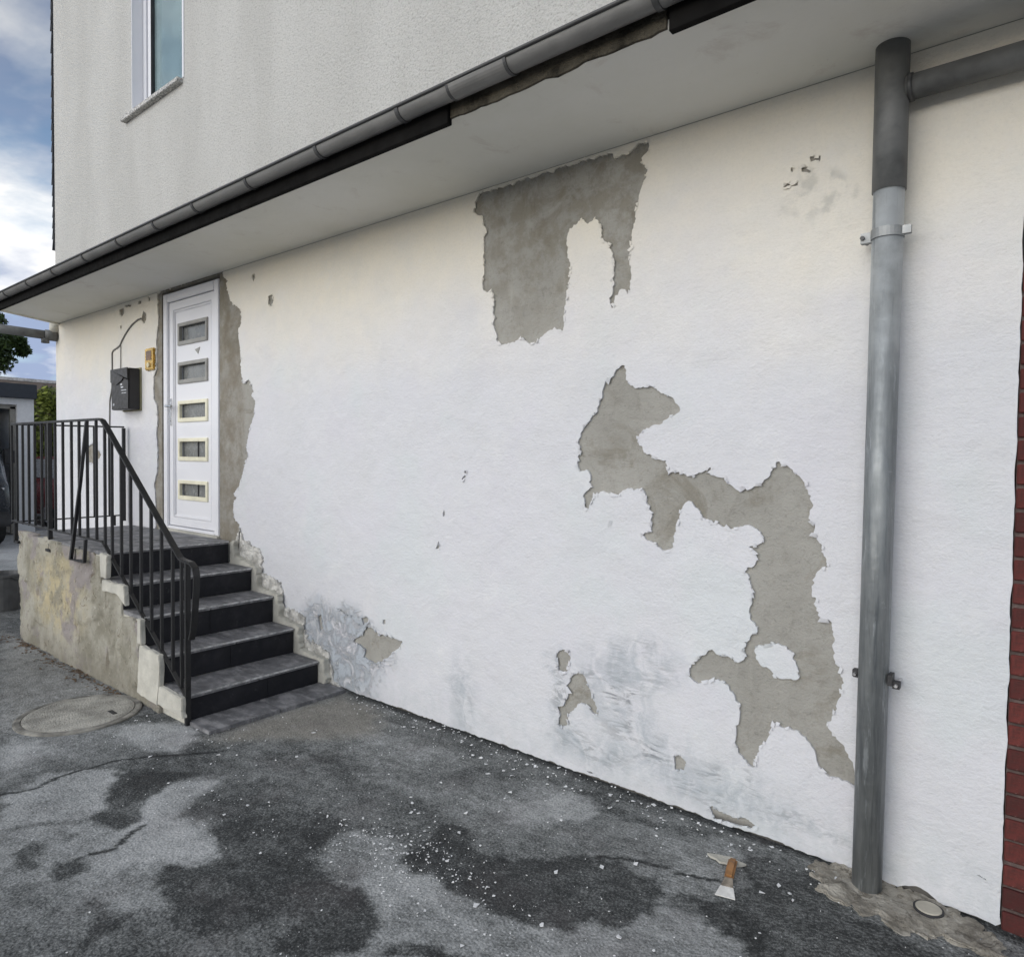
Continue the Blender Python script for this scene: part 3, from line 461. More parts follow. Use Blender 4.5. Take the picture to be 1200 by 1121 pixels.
# ------------------------------------------------------------------ mesh helpers
class MB:
    def __init__(s): s.v = []; s.f = []; s.mi = []; s.cur = 0
    def add(s, vs, fs):
        o = len(s.v); s.v += [tuple(p) for p in vs]; s.f += [tuple(i+o for i in f) for f in fs]; s.mi += [s.cur]*len(fs); return s
    def box(s, x0, x1, y0, y1, z0, z1):
        v = [(x, y, z) for z in (z0, z1) for y in (y0, y1) for x in (x0, x1)]
        return s.add(v, [(0, 2, 3, 1), (4, 5, 7, 6), (0, 1, 5, 4), (2, 6, 7, 3), (0, 4, 6, 2), (1, 3, 7, 5)])
    def prism(s, poly, y0, y1):            # outline in x-z, between y0 (front) and y1
        n = len(poly)
        a = sum(poly[i][0]*poly[(i+1) % n][1]-poly[(i+1) % n][0]*poly[i][1] for i in range(n))
        if a < 0: poly = poly[::-1]
        v = [(x, y0, z) for x, z in poly] + [(x, y1, z) for x, z in poly]
        f = [tuple(range(n)), tuple(range(2*n-1, n-1, -1))] + [(i, i+n, (i+1) % n+n, (i+1) % n) for i in range(n)]
        return s.add(v, f)
    def slab(s, poly, z0, z1):             # outline in x-y
        n = len(poly)
        a = sum(poly[i][0]*poly[(i+1) % n][1]-poly[(i+1) % n][0]*poly[i][1] for i in range(n))
        if a < 0: poly = poly[::-1]
        v = [(x, y, z1) for x, y in poly] + [(x, y, z0) for x, y in poly]
        f = [tuple(range(n)), tuple(range(2*n-1, n-1, -1))] + [(i, i+n, (i+1) % n+n, (i+1) % n) for i in range(n)]
        return s.add(v, f)
    def tube(s, path, r, n=12, caps=True, radii=None):
        path = [Vector(p) for p in path]; m = len(path); vs = []; fs = []
        ref = None
        for i, p in enumerate(path):
            d = (path[min(i+1, m-1)]-path[max(i-1, 0)]).normalized()
            if ref is None: ref = d.orthogonal().normalized()
            ref = (ref - d*ref.dot(d)).normalized(); b = d.cross(ref)
            rr = radii[i] if radii else r
            for k in range(n):
                a = 2*math.pi*k/n; vs.append(p+ref*(rr*math.cos(a))+b*(rr*math.sin(a)))
        for i in range(m-1):
            for k in range(n): fs.append((i*n+k, i*n+(k+1) % n, (i+1)*n+(k+1) % n, (i+1)*n+k))
        if caps: fs += [tuple(range(n-1, -1, -1)), tuple(range((m-1)*n, m*n))]
        return s.add(vs, fs)
    def sweep(s, path, w, h, side=Vector((0, 1, 0))):   # rectangular bar: w along side, h across
        path = [Vector(p) for p in path]; m = len(path); vs = []; fs = []
        for i, p in enumerate(path):
            d = (path[min(i+1, m-1)]-path[max(i-1, 0)]).normalized(); up = side.cross(d).normalized()
            sc = 1.0
            if 0 < i < m-1:
                a = (path[i+1]-p).normalized().dot((p-path[i-1]).normalized()); sc = 1/math.sqrt(max(.3, (1+a)/2))
            for a, b in ((-1, -1), (1, -1), (1, 1), (-1, 1)): vs.append(p+side*(a*w/2)+up*(b*h/2*sc))
        for i in range(m-1):
            for k in range(4): fs.append((i*4+k, i*4+(k+1) % 4, (i+1)*4+(k+1) % 4, (i+1)*4+k))
        fs += [(3, 2, 1, 0), tuple(range((m-1)*4, m*4))]
        return s.add(vs, fs)
    def lathe(s, prof, c=(0, 0, 0), n=24):               # prof: (r, z)
        vs = []; fs = []; m = len(prof)
        for r, z in prof:
            for k in range(n): a = 2*math.pi*k/n; vs.append((c[0]+r*math.cos(a), c[1]+r*math.sin(a), c[2]+z))
        for i in range(m-1):
            for k in range(n): fs.append((i*n+k, i*n+(k+1) % n, (i+1)*n+(k+1) % n, (i+1)*n+k))
        fs += [tuple(range(n-1, -1, -1)), tuple(range((m-1)*n, m*n))]
        return s.add(vs, fs)
    def mesh(s, name, mats, smooth=False):
        me = bpy.data.meshes.new(name); me.from_pydata(s.v, [], s.f)
        for m_ in (mats if isinstance(mats, (list, tuple)) else [mats]): me.materials.append(m_)
        if len(set(s.mi)) > 1: me.polygons.foreach_set('material_index', s.mi)
        if smooth: me.polygons.foreach_set('use_smooth', [True]*len(me.polygons))
        me.validate(); me.update(); return me
    def build(s, name, mats, parent=None, smooth=False, bevel=0.0, seg=2, loc=None):
        me = s.mesh(name, mats, smooth)
        bm = bmesh.new(); bm.from_mesh(me); bmesh.ops.recalc_face_normals(bm, faces=bm.faces)
        if bevel:
            ed = [e_ for e_ in bm.edges if len(e_.link_faces) == 2 and e_.calc_face_angle(0) > .6]
            bmesh.ops.bevel(bm, geom=ed, offset=bevel, segments=seg, affect='EDGES', clamp_overlap=True)
        bm.to_mesh(me); bm.free()
        return link(name, me, parent, loc)

def link(name, me, parent=None, loc=None):
    o = bpy.data.objects.new(name, me); COL.objects.link(o)
    if parent is not None: o.parent = parent
    if loc is not None: o.location = loc
    return o
def empty(name, label, cat, group=None, loc=(0, 0, 0)):
    o = bpy.data.objects.new(name, None); COL.objects.link(o); o.location = loc
    o['label'] = label; o['category'] = cat
    if group: o['group'] = group
    return o
def tag(o, label=None, cat=None, group=None, kind=None):
    if label: o['label'] = label
    if cat: o['category'] = cat
    if group: o['group'] = group
    if kind: o['kind'] = kind
    return o

def rough_loop(pts, seg=.012, amp=.004, seed=0):
    """break an outline into short pieces with a crumbled edge"""
    out = []; n = len(pts); s = 0.0
    for i in range(n):
        a = Vector((*pts[i], 0)); b = Vector((*pts[(i+1) % n], 0)); d = b-a; L = d.length
        if L < 1e-6: continue
        k = max(1, int(L/seg)); nr = Vector((-d.y, d.x, 0))/L
        for j in range(k):
            p = a+d*(j/k)
            w = mnoise.noise(Vector((p.x*95, p.y*95, seed)))*amp*1.1 + mnoise.noise(Vector((p.x*42, p.y*42, seed+4)))*amp*1.2 + mnoise.noise(Vector((p.x*17, p.y*17, seed+9)))*amp*1.2
            if j == 0: w *= .4
            q = p+nr*w; out.append((q.x, q.y))
    return out

def inside(p, poly):
    poly = np.array(poly); r_ = np.zeros(len(p), bool); q = np.roll(poly, -1, 0)
    for a, b in zip(poly, q):
        if a[1] == b[1]: continue
        c = (a[1] > p[:, 1]) != (b[1] > p[:, 1])
        r_ ^= c & (p[:, 0] < (b[0]-a[0])*(p[:, 1]-a[1])/(b[1]-a[1])+a[0])
    return r_
def filled(name, loops, y0, y1, material, parent=None, bevel=0.0, islands=()):
    """a plate in the x-z plane with holes: outer loop first; islands are loop numbers that fill a hole again"""
    vs = []; es = []
    for lp in loops:
        o = len(vs); n = len(lp); vs += [Vector(p) for p in lp]; es += [(o+k, o+(k+1) % n) for k in range(n)]
    cv_, ce_, cf_, *_ = delaunay_2d_cdt(vs, es, [], 0, 1e-5)
    V = np.array([tuple(v) for v in cv_]); T = np.array(cf_); cen = V[T].mean(1)
    keep = inside(cen, loops[0])
    for k, lp in enumerate(loops[1:], 1):
        if k not in islands: keep &= ~inside(cen, lp)
    for k in islands: keep |= inside(cen, loops[k])
    T = T[keep]
    edges = {}
    for a, b, c in T:
        for e_ in ((a, b), (b, c), (c, a)):
            if (e_[1], e_[0]) in edges: del edges[(e_[1], e_[0])]
            else: edges[e_] = 1
    n = len(V)
    v3 = [(x, y0, z) for x, z in V]+[(x, y1, z) for x, z in V]
    fs = [tuple(t_) for t_ in T]+[(c+n, b+n, a+n) for a, b, c in T]+[(b, a, a+n, b+n) for a, b in edges]
    me = bpy.data.meshes.new(name); me.from_pydata(v3, [], [tuple(int(i_) for i_ in f) for f in fs])
    bm = bmesh.new(); bm.from_mesh(me)
    bmesh.ops.delete(bm, geom=[v for v in bm.verts if not v.link_faces], context='VERTS')
    bmesh.ops.recalc_face_normals(bm, faces=bm.faces)
    if bevel:
        ed = [e_ for e_ in bm.edges if len(e_.link_faces) == 2 and e_.calc_face_angle(0) > .6]
        bmesh.ops.bevel(bm, geom=ed, offset=bevel, segments=2, affect='EDGES', clamp_overlap=True)
    bm.to_mesh(me); bm.free()
    me.materials.append(material)
    return link(name, me, parent)

def vnoise(p, sc, oct_=4, seed=0):
    """value noise on an array of 2-D points, 0..1"""
    rs = np.random.RandomState(seed); tab = rs.rand(256, 256); out = np.zeros(len(p)); amp = 1.0; tot = 0
    for o_ in range(oct_):
        q = p*sc*(2**o_)+o_*17.3; i = np.floor(q).astype(int); f = q-i; f = f*f*(3-2*f)
        x0, y0 = i[:, 0] % 256, i[:, 1] % 256; x1, y1 = (x0+1) % 256, (y0+1) % 256
        out += amp*((tab[x0, y0]*(1-f[:, 0])+tab[x1, y0]*f[:, 0])*(1-f[:, 1])+(tab[x0, y1]*(1-f[:, 0])+tab[x1, y1]*f[:, 0])*f[:, 1]); tot += amp; amp *= .55
    return out/tot
def sdist(p, poly):
    """signed distance to a polygon, negative inside"""
    poly = np.array(poly); d = np.full(len(p), 1e9); ins = np.zeros(len(p), bool); n = len(poly)
    for i in range(n):
        a, b = poly[i], poly[(i+1) % n]; ab = b-a; t = np.clip(((p-a)@ab)/max(ab@ab, 1e-9), 0, 1)
        d = np.minimum(d, np.hypot(*(p-a-t[:, None]*ab).T))
        c = ((a[1] > p[:, 1]) != (b[1] > p[:, 1]))
        with np.errstate(divide='ignore', invalid='ignore'):
            ins ^= c & (p[:, 0] < (b[0]-a[0])*(p[:, 1]-a[1])/(b[1]-a[1]+1e-12)+a[0])
    return np.where(ins, -d, d)
def pdist(p, line):
    line = np.array(line); d = np.full(len(p), 1e9)
    for a, b in zip(line[:-1], line[1:]):
        ab = b-a; t = np.clip(((p-a)@ab)/max(ab@ab, 1e-9), 0, 1); d = np.minimum(d, np.hypot(*(p-a-t[:, None]*ab).T))
    return d
def smooth(x, a, b): t = np.clip((x-a)/(b-a), 0, 1); return t*t*(3-2*t)

# ------------------------------------------------------------------ ground: one sheet to the horizon, fine near the wall
xs = np.concatenate([[-900, -400, -200, -100, -60, -40, -30, -24, -20, -17, -15, -13, -11.5, -10.5], np.arange(-9.8, 1.2, .015), [1.6, 2.5, 4, 7, 12, 25, 60, 150, 400, 900]])
ys = np.concatenate([[-900, -400, -150, -60, -25, -12, -7, -5, -4, -3.3], np.arange(-2.8, .06, .015), [.3, .8, 1.5, 2.5, 4, 7, 12, 25, 60, 150, 400, 900]])
GX, GY = np.meshgrid(xs, ys, indexing='ij'); P = np.stack([GX.ravel(), GY.ravel()], 1)
near = (P[:, 0] > -10) & (P[:, 0] < 1.3) & (P[:, 1] > -2.9) & (P[:, 1] < .1)
tone = np.where(near, .40, .72)+.30*(vnoise(P, .55, 5, 3)-.5)*2  # ground outside the near strip made paler, added to bounce light up
warm = np.zeros(len(P))
Wp = P+np.stack([vnoise(P, 9, 4, 11)-.5, vnoise(P, 9, 4, 12)-.5], 1)*.10+np.stack([vnoise(P, 2.5, 3, 21)-.5, vnoise(P, 2.5, 3, 22)-.5], 1)*.06+np.stack([vnoise(P, 28, 3, 23)-.5, vnoise(P, 28, 3, 24)-.5], 1)*.045
for k_, (val, soft, poly) in enumerate(STAINS):
    if k_ == 22: val = .32
    pa = np.array(poly); lo, hi = pa.min(0)-.4, pa.max(0)+.4
    sel = np.where(near & (P[:, 0] > lo[0]) & (P[:, 0] < hi[0]) & (P[:, 1] > lo[1]) & (P[:, 1] < hi[1]))[0]
    if not len(sel): continue
    val = .06+val*.94 if val > .4 else .10+val*.9
    d = sdist(Wp[sel], poly); a = smooth(-d, -soft*1.3, soft*1.3)*.88
    tone[sel] = tone[sel]*(1-a)+val*a
for ln in CRACKS:
    sel = np.where(near)[0]; d = pdist(P[sel]+(Wp[sel]-P[sel])*.5, ln); a = smooth(-d, -.014, -.003)
    tone[sel] = tone[sel]*(1-a*.85)+.0*a
tone += (vnoise(P, 3.2, 5, 5)-.5)*.24+(vnoise(P*np.array([1, 1.7]), 9, 4, 15)-.5)*.26+(vnoise(P, 30, 3, 16)-.5)*.16
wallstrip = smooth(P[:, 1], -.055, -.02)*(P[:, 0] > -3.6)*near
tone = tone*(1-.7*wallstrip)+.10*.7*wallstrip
for poly, s_ in ((STAINS[20][2], .09), (STAINS[0][2], .1)):
    d = sdist(Wp, poly); warm = np.maximum(warm, smooth(-d, -s_, s_)*near*(1 if s_ < .1 else .4))
Z = np.where(near, (vnoise(P, 1.4, 3, 8)-.5)*.012+(vnoise(P, 11, 3, 9)-.5)*.004, -.02)
Z = Z-.02*smooth(P[:, 0], -.6, 0)*near
nx, ny = len(xs), len(ys)
ii = np.arange(nx*ny).reshape(nx, ny)
F = np.stack([ii[:-1, :-1], ii[1:, :-1], ii[1:, 1:], ii[:-1, 1:]], -1).reshape(-1, 4)
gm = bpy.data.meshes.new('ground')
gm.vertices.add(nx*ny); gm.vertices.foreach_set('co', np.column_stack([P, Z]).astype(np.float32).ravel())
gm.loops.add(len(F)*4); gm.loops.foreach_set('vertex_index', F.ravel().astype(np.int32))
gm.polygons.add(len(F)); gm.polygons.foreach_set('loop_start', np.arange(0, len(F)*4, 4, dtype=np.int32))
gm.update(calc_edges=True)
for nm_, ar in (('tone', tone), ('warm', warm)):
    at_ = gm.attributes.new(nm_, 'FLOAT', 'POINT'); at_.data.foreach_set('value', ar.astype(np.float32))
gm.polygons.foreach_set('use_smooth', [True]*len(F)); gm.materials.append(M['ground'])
go = link('ground', gm); tag(go, kind='structure', label='worn patched grey asphalt yard with dark and pale stains')

# ------------------------------------------------------------------ house
house = empty('house', 'white painted house with flaking plaster, an eaves canopy and a grey rendered upper storey', 'house')
X0, XB = -8.95, -.124
# bare plaster wall with a door opening, behind the paint coat
DX0, DX1, DZ0, DZ1 = -6.33, -5.31, .86, 2.985
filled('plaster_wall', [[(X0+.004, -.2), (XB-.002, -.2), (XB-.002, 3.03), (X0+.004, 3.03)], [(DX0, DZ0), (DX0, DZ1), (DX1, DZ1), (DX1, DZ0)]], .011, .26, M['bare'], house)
outer = []
xx = X0
while xx < XB-.02:
    outer.append((xx, .008+mnoise.noise(Vector((xx*5, 1, 2)))*.012+mnoise.noise(Vector((xx*22, 5, 2)))*.008+max(0, mnoise.noise(Vector((xx*4, 8, 2)))-.3)*.16+mnoise.noise(Vector((xx*60, 5, 2)))*.005 - .02*max(0, min(1, (xx+.6)/.6)))); xx += .012
zz = -.01
outer.append((XB-.012, -.012))
while zz < 2.98:
    outer.append((XB+mnoise.noise(Vector((zz*9, 3, 7)))*.006+mnoise.noise(Vector((zz*30, 3, 7)))*.003, zz+.01)); zz += .025
outer += [(XB, 2.998), (X0, 2.998)]
loops = [outer]
for k, h in enumerate(HOLES):
    if k == 0: h = [(x, min(z, 2.985)) for x, z in h]
    loops.append(rough_loop(h, .008, .0075, k))
base_z = [(p[0], p[1]) for p in outer if p[1] < .3 and p[0] < XB-.03]
def zb(x): return max(z for xx_, z in base_z if abs(xx_-x) < .06)
def keep_in(lp): return [(x, max(z, zb(x)+.007)) if z < .3 and x < XB-.05 else (x, z) for x, z in lp]
for k, h in enumerate(CHIPS): loops.append(keep_in(rough_loop(h, .006, .005 if k in (0, 5, 6, 8) else .0028, 40+k)))
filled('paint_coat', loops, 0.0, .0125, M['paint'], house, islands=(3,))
# little curled edges of paint round the bare patches: too small to pick apart
b = MB(); rs = random.Random(31)
for lp in loops[1:]:
    n_ = len(lp)
    for i in range(0, n_, 2):
        if rs.random() > .30: continue
        p, q = lp[i], lp[(i+1) % n_]; tx, tz = q[0]-p[0], q[1]-p[1]; L = math.hypot(tx, tz) or 1; tx /= L; tz /= L
        s_ = rs.uniform(.004, .013); nx_, nz_ = -tz, tx; o_ = rs.uniform(-.3, .5); lift = rs.uniform(.003, .010); w_ = s_*rs.uniform(.6, 1.7)
        cx0, cz0 = p[0]+nx_*s_*o_, p[1]+nz_*s_*o_
        v4 = [(cx0-tx*w_-nx_*s_*.6, -.0008, cz0-tz*w_-nz_*s_*.6), (cx0+tx*w_-nx_*s_*.6, -.0008, cz0+tz*w_-nz_*s_*.6), (cx0+tx*w_*.7+nx_*s_*.7, -lift, cz0+tz*w_*.7+nz_*s_*.7), (cx0-tx*w_*.5+nx_*s_*.7, -lift*.7, cz0-tz*w_*.5+nz_*s_*.7)]
        b.add(v4+[(x, y+.0016, z) for x, y, z in v4], [(0, 1, 2, 3), (7, 6, 5, 4), (0, 4, 5, 1), (1, 5, 6, 2), (2, 6, 7, 3), (3, 7, 4, 0)])
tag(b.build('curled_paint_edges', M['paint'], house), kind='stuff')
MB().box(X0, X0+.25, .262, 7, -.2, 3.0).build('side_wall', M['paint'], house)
# upper storey
WX0, WX1, WZ0, WZ1 = -6.912, -5.9, 4.74, 6.25
filled('upper_wall', [[(X0, 3.02), (4.0, 3.02), (4.0, 7.6), (X0, 7.6)], [(WX0, WZ0), (WX0, WZ1), (WX1, WZ1), (WX1, WZ0)]], .001, .30, M['render'], house)
MB().box(X0, X0+.25, .305, 7, 3.02, 7.6).build('upper_side_wall', M['render'], house)
# slate shingles on the gable side
shm = None
for r_ in range(31):
    for c_ in range(3):
        if shm is None:
            b = MB(); b.add([(0, 0, 0), (0, .24, 0), (-.022, .24, .0), (-.022, 0, 0), (.008, 0, .19), (.008, .24, .19), (-.002, .24, .19), (-.002, 0, .19)],
                            [(0, 1, 2, 3), (4, 7, 6, 5), (0, 3, 7, 4), (1, 5, 6, 2), (3, 2, 6, 7), (0, 4, 5, 1)])
            o = b.build('shingle', M['shingle'], house); shm = o.data
        else: o = link('shingle', shm, house)
        o.location = (X0-.036, -.012+c_*.245+(.1 if r_ % 2 else 0)*(c_ > 0)+random.uniform(-.004, .004), 3.84+r_*.122); o.rotation_euler = (random.uniform(-.02, .02), random.uniform(.08, .14), 0)
MB().box(X0-.03, X0-.002, 0, .8, 3.84, 7.6).build('batten', M['shingle'], house)
# window
win = MB()
fy = .10
for (a, b, c, d) in ((WX0, WX0+.075, WZ0, WZ1), (WX1-.075, WX1, WZ0, WZ1)): win.box(a+.001, b-.001, fy, fy+.07, c+.002, d-.002)
win.box(WX0+.074, WX1-.074, fy+.001, fy+.069, WZ0+.002, WZ0+.06); win.box(WX0+.074, WX1-.074, fy+.001, fy+.069, WZ1-.06, WZ1-.002)
wo = win.build('window', M['upvc'], house, bevel=.004)
sash = MB()
for (a, b, c, d) in ((WX0+.082, WX0+.15, WZ0+.062, WZ1-.062), (WX1-.15, WX1-.082, WZ0+.062, WZ1-.062)): sash.box(a, b, fy+.012, fy+.06, c, d)
sash.box(WX0+.149, WX1-.149, fy+.013, fy+.059, WZ0+.062, WZ0+.115); sash.box(WX0+.149, WX1-.149, fy+.013, fy+.059, WZ1-.115, WZ1-.062)
sash.build('sash', M['upvc'], wo, bevel=.004)
MB().box(WX0+.076, WX0+.081, fy+.02, fy+.06, WZ0+.06, WZ1-.06).box(WX0+.1505, WX0+.156, fy+.01, fy+.05, WZ0+.117, WZ1-.117).box(WX0+.157, WX1-.15, fy+.02, fy+.05, WZ0+.116, WZ0+.121).build('seal', M['gasket'], wo)
MB().box(WX0+.149, WX1-.149, fy+.028, fy+.036, WZ0+.114, WZ1-.114).build('pane', M['glass'], wo)
MB().box(WX0+.05, WX1-.05, fy+.045, fy+.05, WZ0+.09, WZ1-.06).build('blind', M['blind'], wo)
MB().prism([(WX0-.13, WZ0-.055), (WX1+.0, WZ0-.05), (WX1+.0, WZ0-.012), (WX0-.13, WZ0-.012)], -.05, .099).build('window_sill', M['granite'], wo, bevel=.004)
MB().box(WX1+.001, WX1+.026, -.006, .0005, WZ0-.01, WZ1).build('window_edge_trim', M['upvc'], wo)
for a_, b_ in ((WX0+.0015, WX0+.01), ):
    MB().box(a_, b_, .0005, fy-.002, WZ0, WZ1).build('window_reveal', M['upvc'], wo)
# canopy: soffit, slab, fascia
sk = .46
MB().slab([(X0+.13, .0), (4, .0), (4, -.655), (X0+.48, -.655)], 3.0, 3.03).build('soffit', M['soffit'], house)
MB().slab([(X0+.12, -.002), (4, -.002), (4, -.646), (X0+.46, -.646)], 3.031, 3.17).build('canopy_slab', M['concrete'], house)
MB().slab([(X0+.098, -.001), (X0+.122, -.001), (X0+.475, -.654), (X0+.45, -.654)], 2.985, 3.17).build('canopy_end_board', M['soffit'], house)
cp = []
xx = -2.1
edge_t, edge_b = [], []
while xx < -1.05:
    edge_b.append((xx, 2.996+mnoise.noise(Vector((xx*9, 0, 4)))*.010+mnoise.noise(Vector((xx*31, 0, 4)))*.006)); edge_t.append((xx, 3.12)); xx += .03
b = MB(); b.prism(edge_b+edge_t[::-1], -.668, -.6555)
b.build('broken_concrete_edge', M['concrete'], house)
for a, c in ((X0+.455, -2.085), (-1.062, 4.0)):
    MB().box(a, c, -.684, -.6565, 2.972, 3.15).build('fascia', M['fascia'], house, bevel=.002)
MB().box(-2.085, -1.062, -.676, -.670, 3.075, 3.15).build('fascia', M['fascia'], house)

# front door with five glazed slots
door = MB(); dy = .012
fw_ = .075
for (a, b, c, d) in ((-6.31, -6.31+fw_, .885, 2.965), (-5.335-fw_, -5.335, .885, 2.965)): door.box(a, b, dy, dy+.08, c, d)
door.box(-6.31+fw_, -5.335-fw_, dy+.0005, dy+.0795, 2.965-fw_, 2.965)
door.box(-6.31+fw_, -5.335-fw_, dy+.0005, dy+.0795, .885, .91)
do = door.build('door_frame', M['upvc'], house, bevel=.006)
LX0, LX1, LZ0, LZ1 = -6.31+fw_+.004, -5.335-fw_-.004, .915, 2.965-fw_-.004
leafy = dy+.035
slots = [(2.497, 2.69), (2.162, 2.35), (1.828, 2.013), (1.49, 1.687), (1.15, 1.32)]
PX0, PX1 = -6.085, -5.565
dl = filled('door', [[(LX0, LZ0), (LX1, LZ0), (LX1, LZ1), (LX0, LZ1)]]+[[(PX0+.02, a+.02), (PX0+.02, b-.02), (PX1-.02, b-.02), (PX1-.02, a+.02)] for a, b in slots], leafy, leafy+.05, M['upvc'], house, bevel=.003)
rim = filled('door_panel_moulding', [[(LX0+.075, LZ0+.075), (LX1-.075, LZ0+.075), (LX1-.075, LZ1-.075), (LX0+.075, LZ1-.075)], [(LX0+.09, LZ0+.092), (LX0+.09, LZ1-.092), (LX1-.09, LZ1-.092), (LX1-.09, LZ0+.092)]], leafy-.012, leafy+.002, M['upvc'], dl, bevel=.004)
rim2 = filled('door_rail', [[(LX0+.001, LZ0+.001), (LX1-.001, LZ0+.001), (LX1-.001, LZ1-.001), (LX0+.001, LZ1-.001)], [(LX0+.072, LZ0+.072), (LX0+.072, LZ1-.072), (LX1-.072, LZ1-.072), (LX1-.072, LZ0+.072)]], leafy-.016, leafy-.0005, M['upvc'], dl, bevel=.004)
for k, (a, b) in enumerate(slots):
    mt = M['steel'] if k < 2 else M['trim']
    g = filled('glazing_trim', [[(PX0, a), (PX1, a), (PX1, b), (PX0, b)], [(PX0+.035, a+.035), (PX0+.035, b-.03), (PX1-.03, b-.03), (PX1-.03, a+.035)]], leafy-.014, leafy+.012, mt, dl, bevel=.003)
    MB().box(PX0+.02, PX1-.02, leafy+.028, leafy+.034, a+.02, b-.02).build('pane', M['doorpane'], dl)
    if k > 2: MB().box((PX0+PX1)/2+.03, (PX0+PX1)/2+.042, leafy+.021, leafy+.0275, a+.021, b-.021).build('glazing_bar', M['gasket'], dl)
hb = MB(); hx = LX0+.035
hb.box(hx-.016, hx+.016, leafy-.026, leafy-.016, 1.80, 2.04)
hb.tube([(hx, leafy-.02, 1.97), (hx, leafy-.065, 1.97), (hx+.01, leafy-.072, 1.97), (hx+.12, leafy-.072, 1.965)], .010, 10)
hb.tube([(hx, leafy-.012, 1.85), (hx, leafy-.035, 1.85)], .013, 12)
hb.build('handle', M['chrome'], dl, bevel=.002)
MB().prism([(-5.79, 2.44), (-5.70, 2.455), (-5.735, 2.40)], leafy-.004, leafy+.001).build('sticker_residue', M['steel'], dl)
MB().box(-6.34, -5.30, -.02, .09, .862, .884).build('door_threshold', M['plaster'], house, bevel=.004)

# ------------------------------------------------------------------ gutter
gut = empty('gutter', 'long grey half-round plastic gutter along the canopy edge', 'gutter', loc=(0, 0, 0))
gy, gz, gr = -.722, 3.080, .045
def half(x0, x1, r, th, mat, name, parent, zt=0.0, seg=14):
    b = MB(); vs = []; n = seg+1
    for x in (x0, x1):
        for rr in (r, r-th):
            for k in range(n):
                a = math.pi+math.pi*k/seg; vs.append((x, gy+rr*math.cos(a), gz+zt+rr*math.sin(a)))
    fs = []
    for k in range(seg):
        fs += [(k, k+1, 2*n+k+1, 2*n+k), (n+k, 3*n+k, 3*n+k+1, n+k+1), (k, n+k, n+k+1, k+1), (2*n+k, 2*n+k+1, 3*n+k+1, 3*n+k)]
    fs += [(0, 2*n, 3*n, n), (n-1, 2*n-1, 4*n-1, 3*n-1)]
    b.add(vs, fs); return b.build(name, mat, parent, smooth=False)
o = half(-8.7, 4, gr, .003, M['gutter'], 'trough', gut)
for p in o.data.polygons: p.use_smooth = len(p.vertices) == 4 and abs(p.normal.x) < .5
MB().tube([(-8.7, gy-gr-.004, gz), (4, gy-gr-.004, gz)], .007, 8).build('front_bead', M['gutterdark'], gut, smooth=True)
br_x = [-8.5, -7.9, -7.26, -6.62, -5.94, -5.31, -4.72, -4.18, -3.57, -2.92, -2.32, -1.08, -.45, .2]
bmesh_br = None
for x in br_x:
    if bmesh_br is None:
        o = half(-.011, .011, gr+.005, .0075, M['gutterdark'], 'bracket', gut); bmesh_br = o.data
    else: o = link('bracket', bmesh_br, gut)
    o.location.x = x
half(-2.01, -1.70, gr+.004, .006, M['gutter'], 'coupling_sleeve', gut)
for x in (-2.01, -1.705): half(x-.007, x+.007, gr+.0055, .0075, M['gutterdark'], 'sleeve_rim', gut)

# small pipe that runs from the gutter back to the corner of the house
dp = empty('drain_pipe', 'short dark drain pipe under the far canopy corner, leading into the wall', 'pipe')
MB().tube([(X0-.06, -.62, 2.885), (X0-.005, -.30, 2.872), (X0+.03, -.06, 2.862)], .05, 16).build('pipe', M['pvc'], dp, smooth=True)
MB().tube([(X0+.022, -.115, 2.866), (X0+.045, -.005, 2.862)], .060, 16).build('socket', M['pvc'], dp, smooth=True)
MB().tube([(X0+.02, -.11, 2.85), (X0+.02, -.11, 2.775)], .040, 14).build('outlet', M['pvc'], dp, smooth=True)
MB().tube([(X0+.046, -.03, 2.9), (X0+.048, -.028, 2.998)], .048, 14).build('plaster_collar', M['plaster'], dp, smooth=True)

# ------------------------------------------------------------------ down pipe at the right
pipe = empty('downpipe', 'tall grey downpipe with a bare zinc stretch standing against the white wall', 'downpipe', loc=(-.505, -.085, 0))
rp = .0495
MB().tube([(-.012, .012, -.03), (0, 0, 2.535)], rp, 28).build('lower_pipe', M['zinc'], pipe, smooth=True)
MB().tube([(0, 0, 2.50), (0, 0, 3.06)], rp+.005, 28).build('upper_pipe', M['pvc'], pipe, smooth=True)
MB().tube([(.045, .004, 2.842), (2.6, .004, 2.842)], .042, 24).build('branch_pipe', M['pvc'], pipe, smooth=True)
MB().tube([(.052, .004, 2.842), (.066, .004, 2.842)], .0465, 24).build('branch_collar', M['gutterdark'], pipe, smooth=True)
c_ = MB().tube([(-.001, .0, 2.335), (-.001, .0, 2.368)], rp+.004, 28)
c_.box(-.085, -.048, -.012, .012, 2.33, 2.366); c_.box(.048, .075, -.02, .002, 2.34, 2.368)
cl = c_.build('clamp', simple('dull_zinc_clamp', (.33, .34, .34), .5, metal=.4, var=.2), pipe)
MB().tube([(-.078, -.02, 2.348), (-.078, .06, 2.348)], .008, 8).build('screw', M['gutterdark'], cl)
lo = MB(); lo.box(-.078, -.056, .005, .03, .762, .792); lo.build('lower_bracket', M['gasket'], pipe, bevel=.003)
lo = MB(); lo.box(.042, .056, -.02, .03, .762, .80); lo.box(.0555, .078, -.01, .02, .752, .776)
lo.build('lower_bracket', M['gasket'], pipe)
MB().tube([(-.068, -.01, .777), (-.068, .085, .777)], .006, 8).tube([(.068, -.02, .765), (.068, .085, .765)], .006, 8).build('bracket_screw', M['chrome'], pipe)

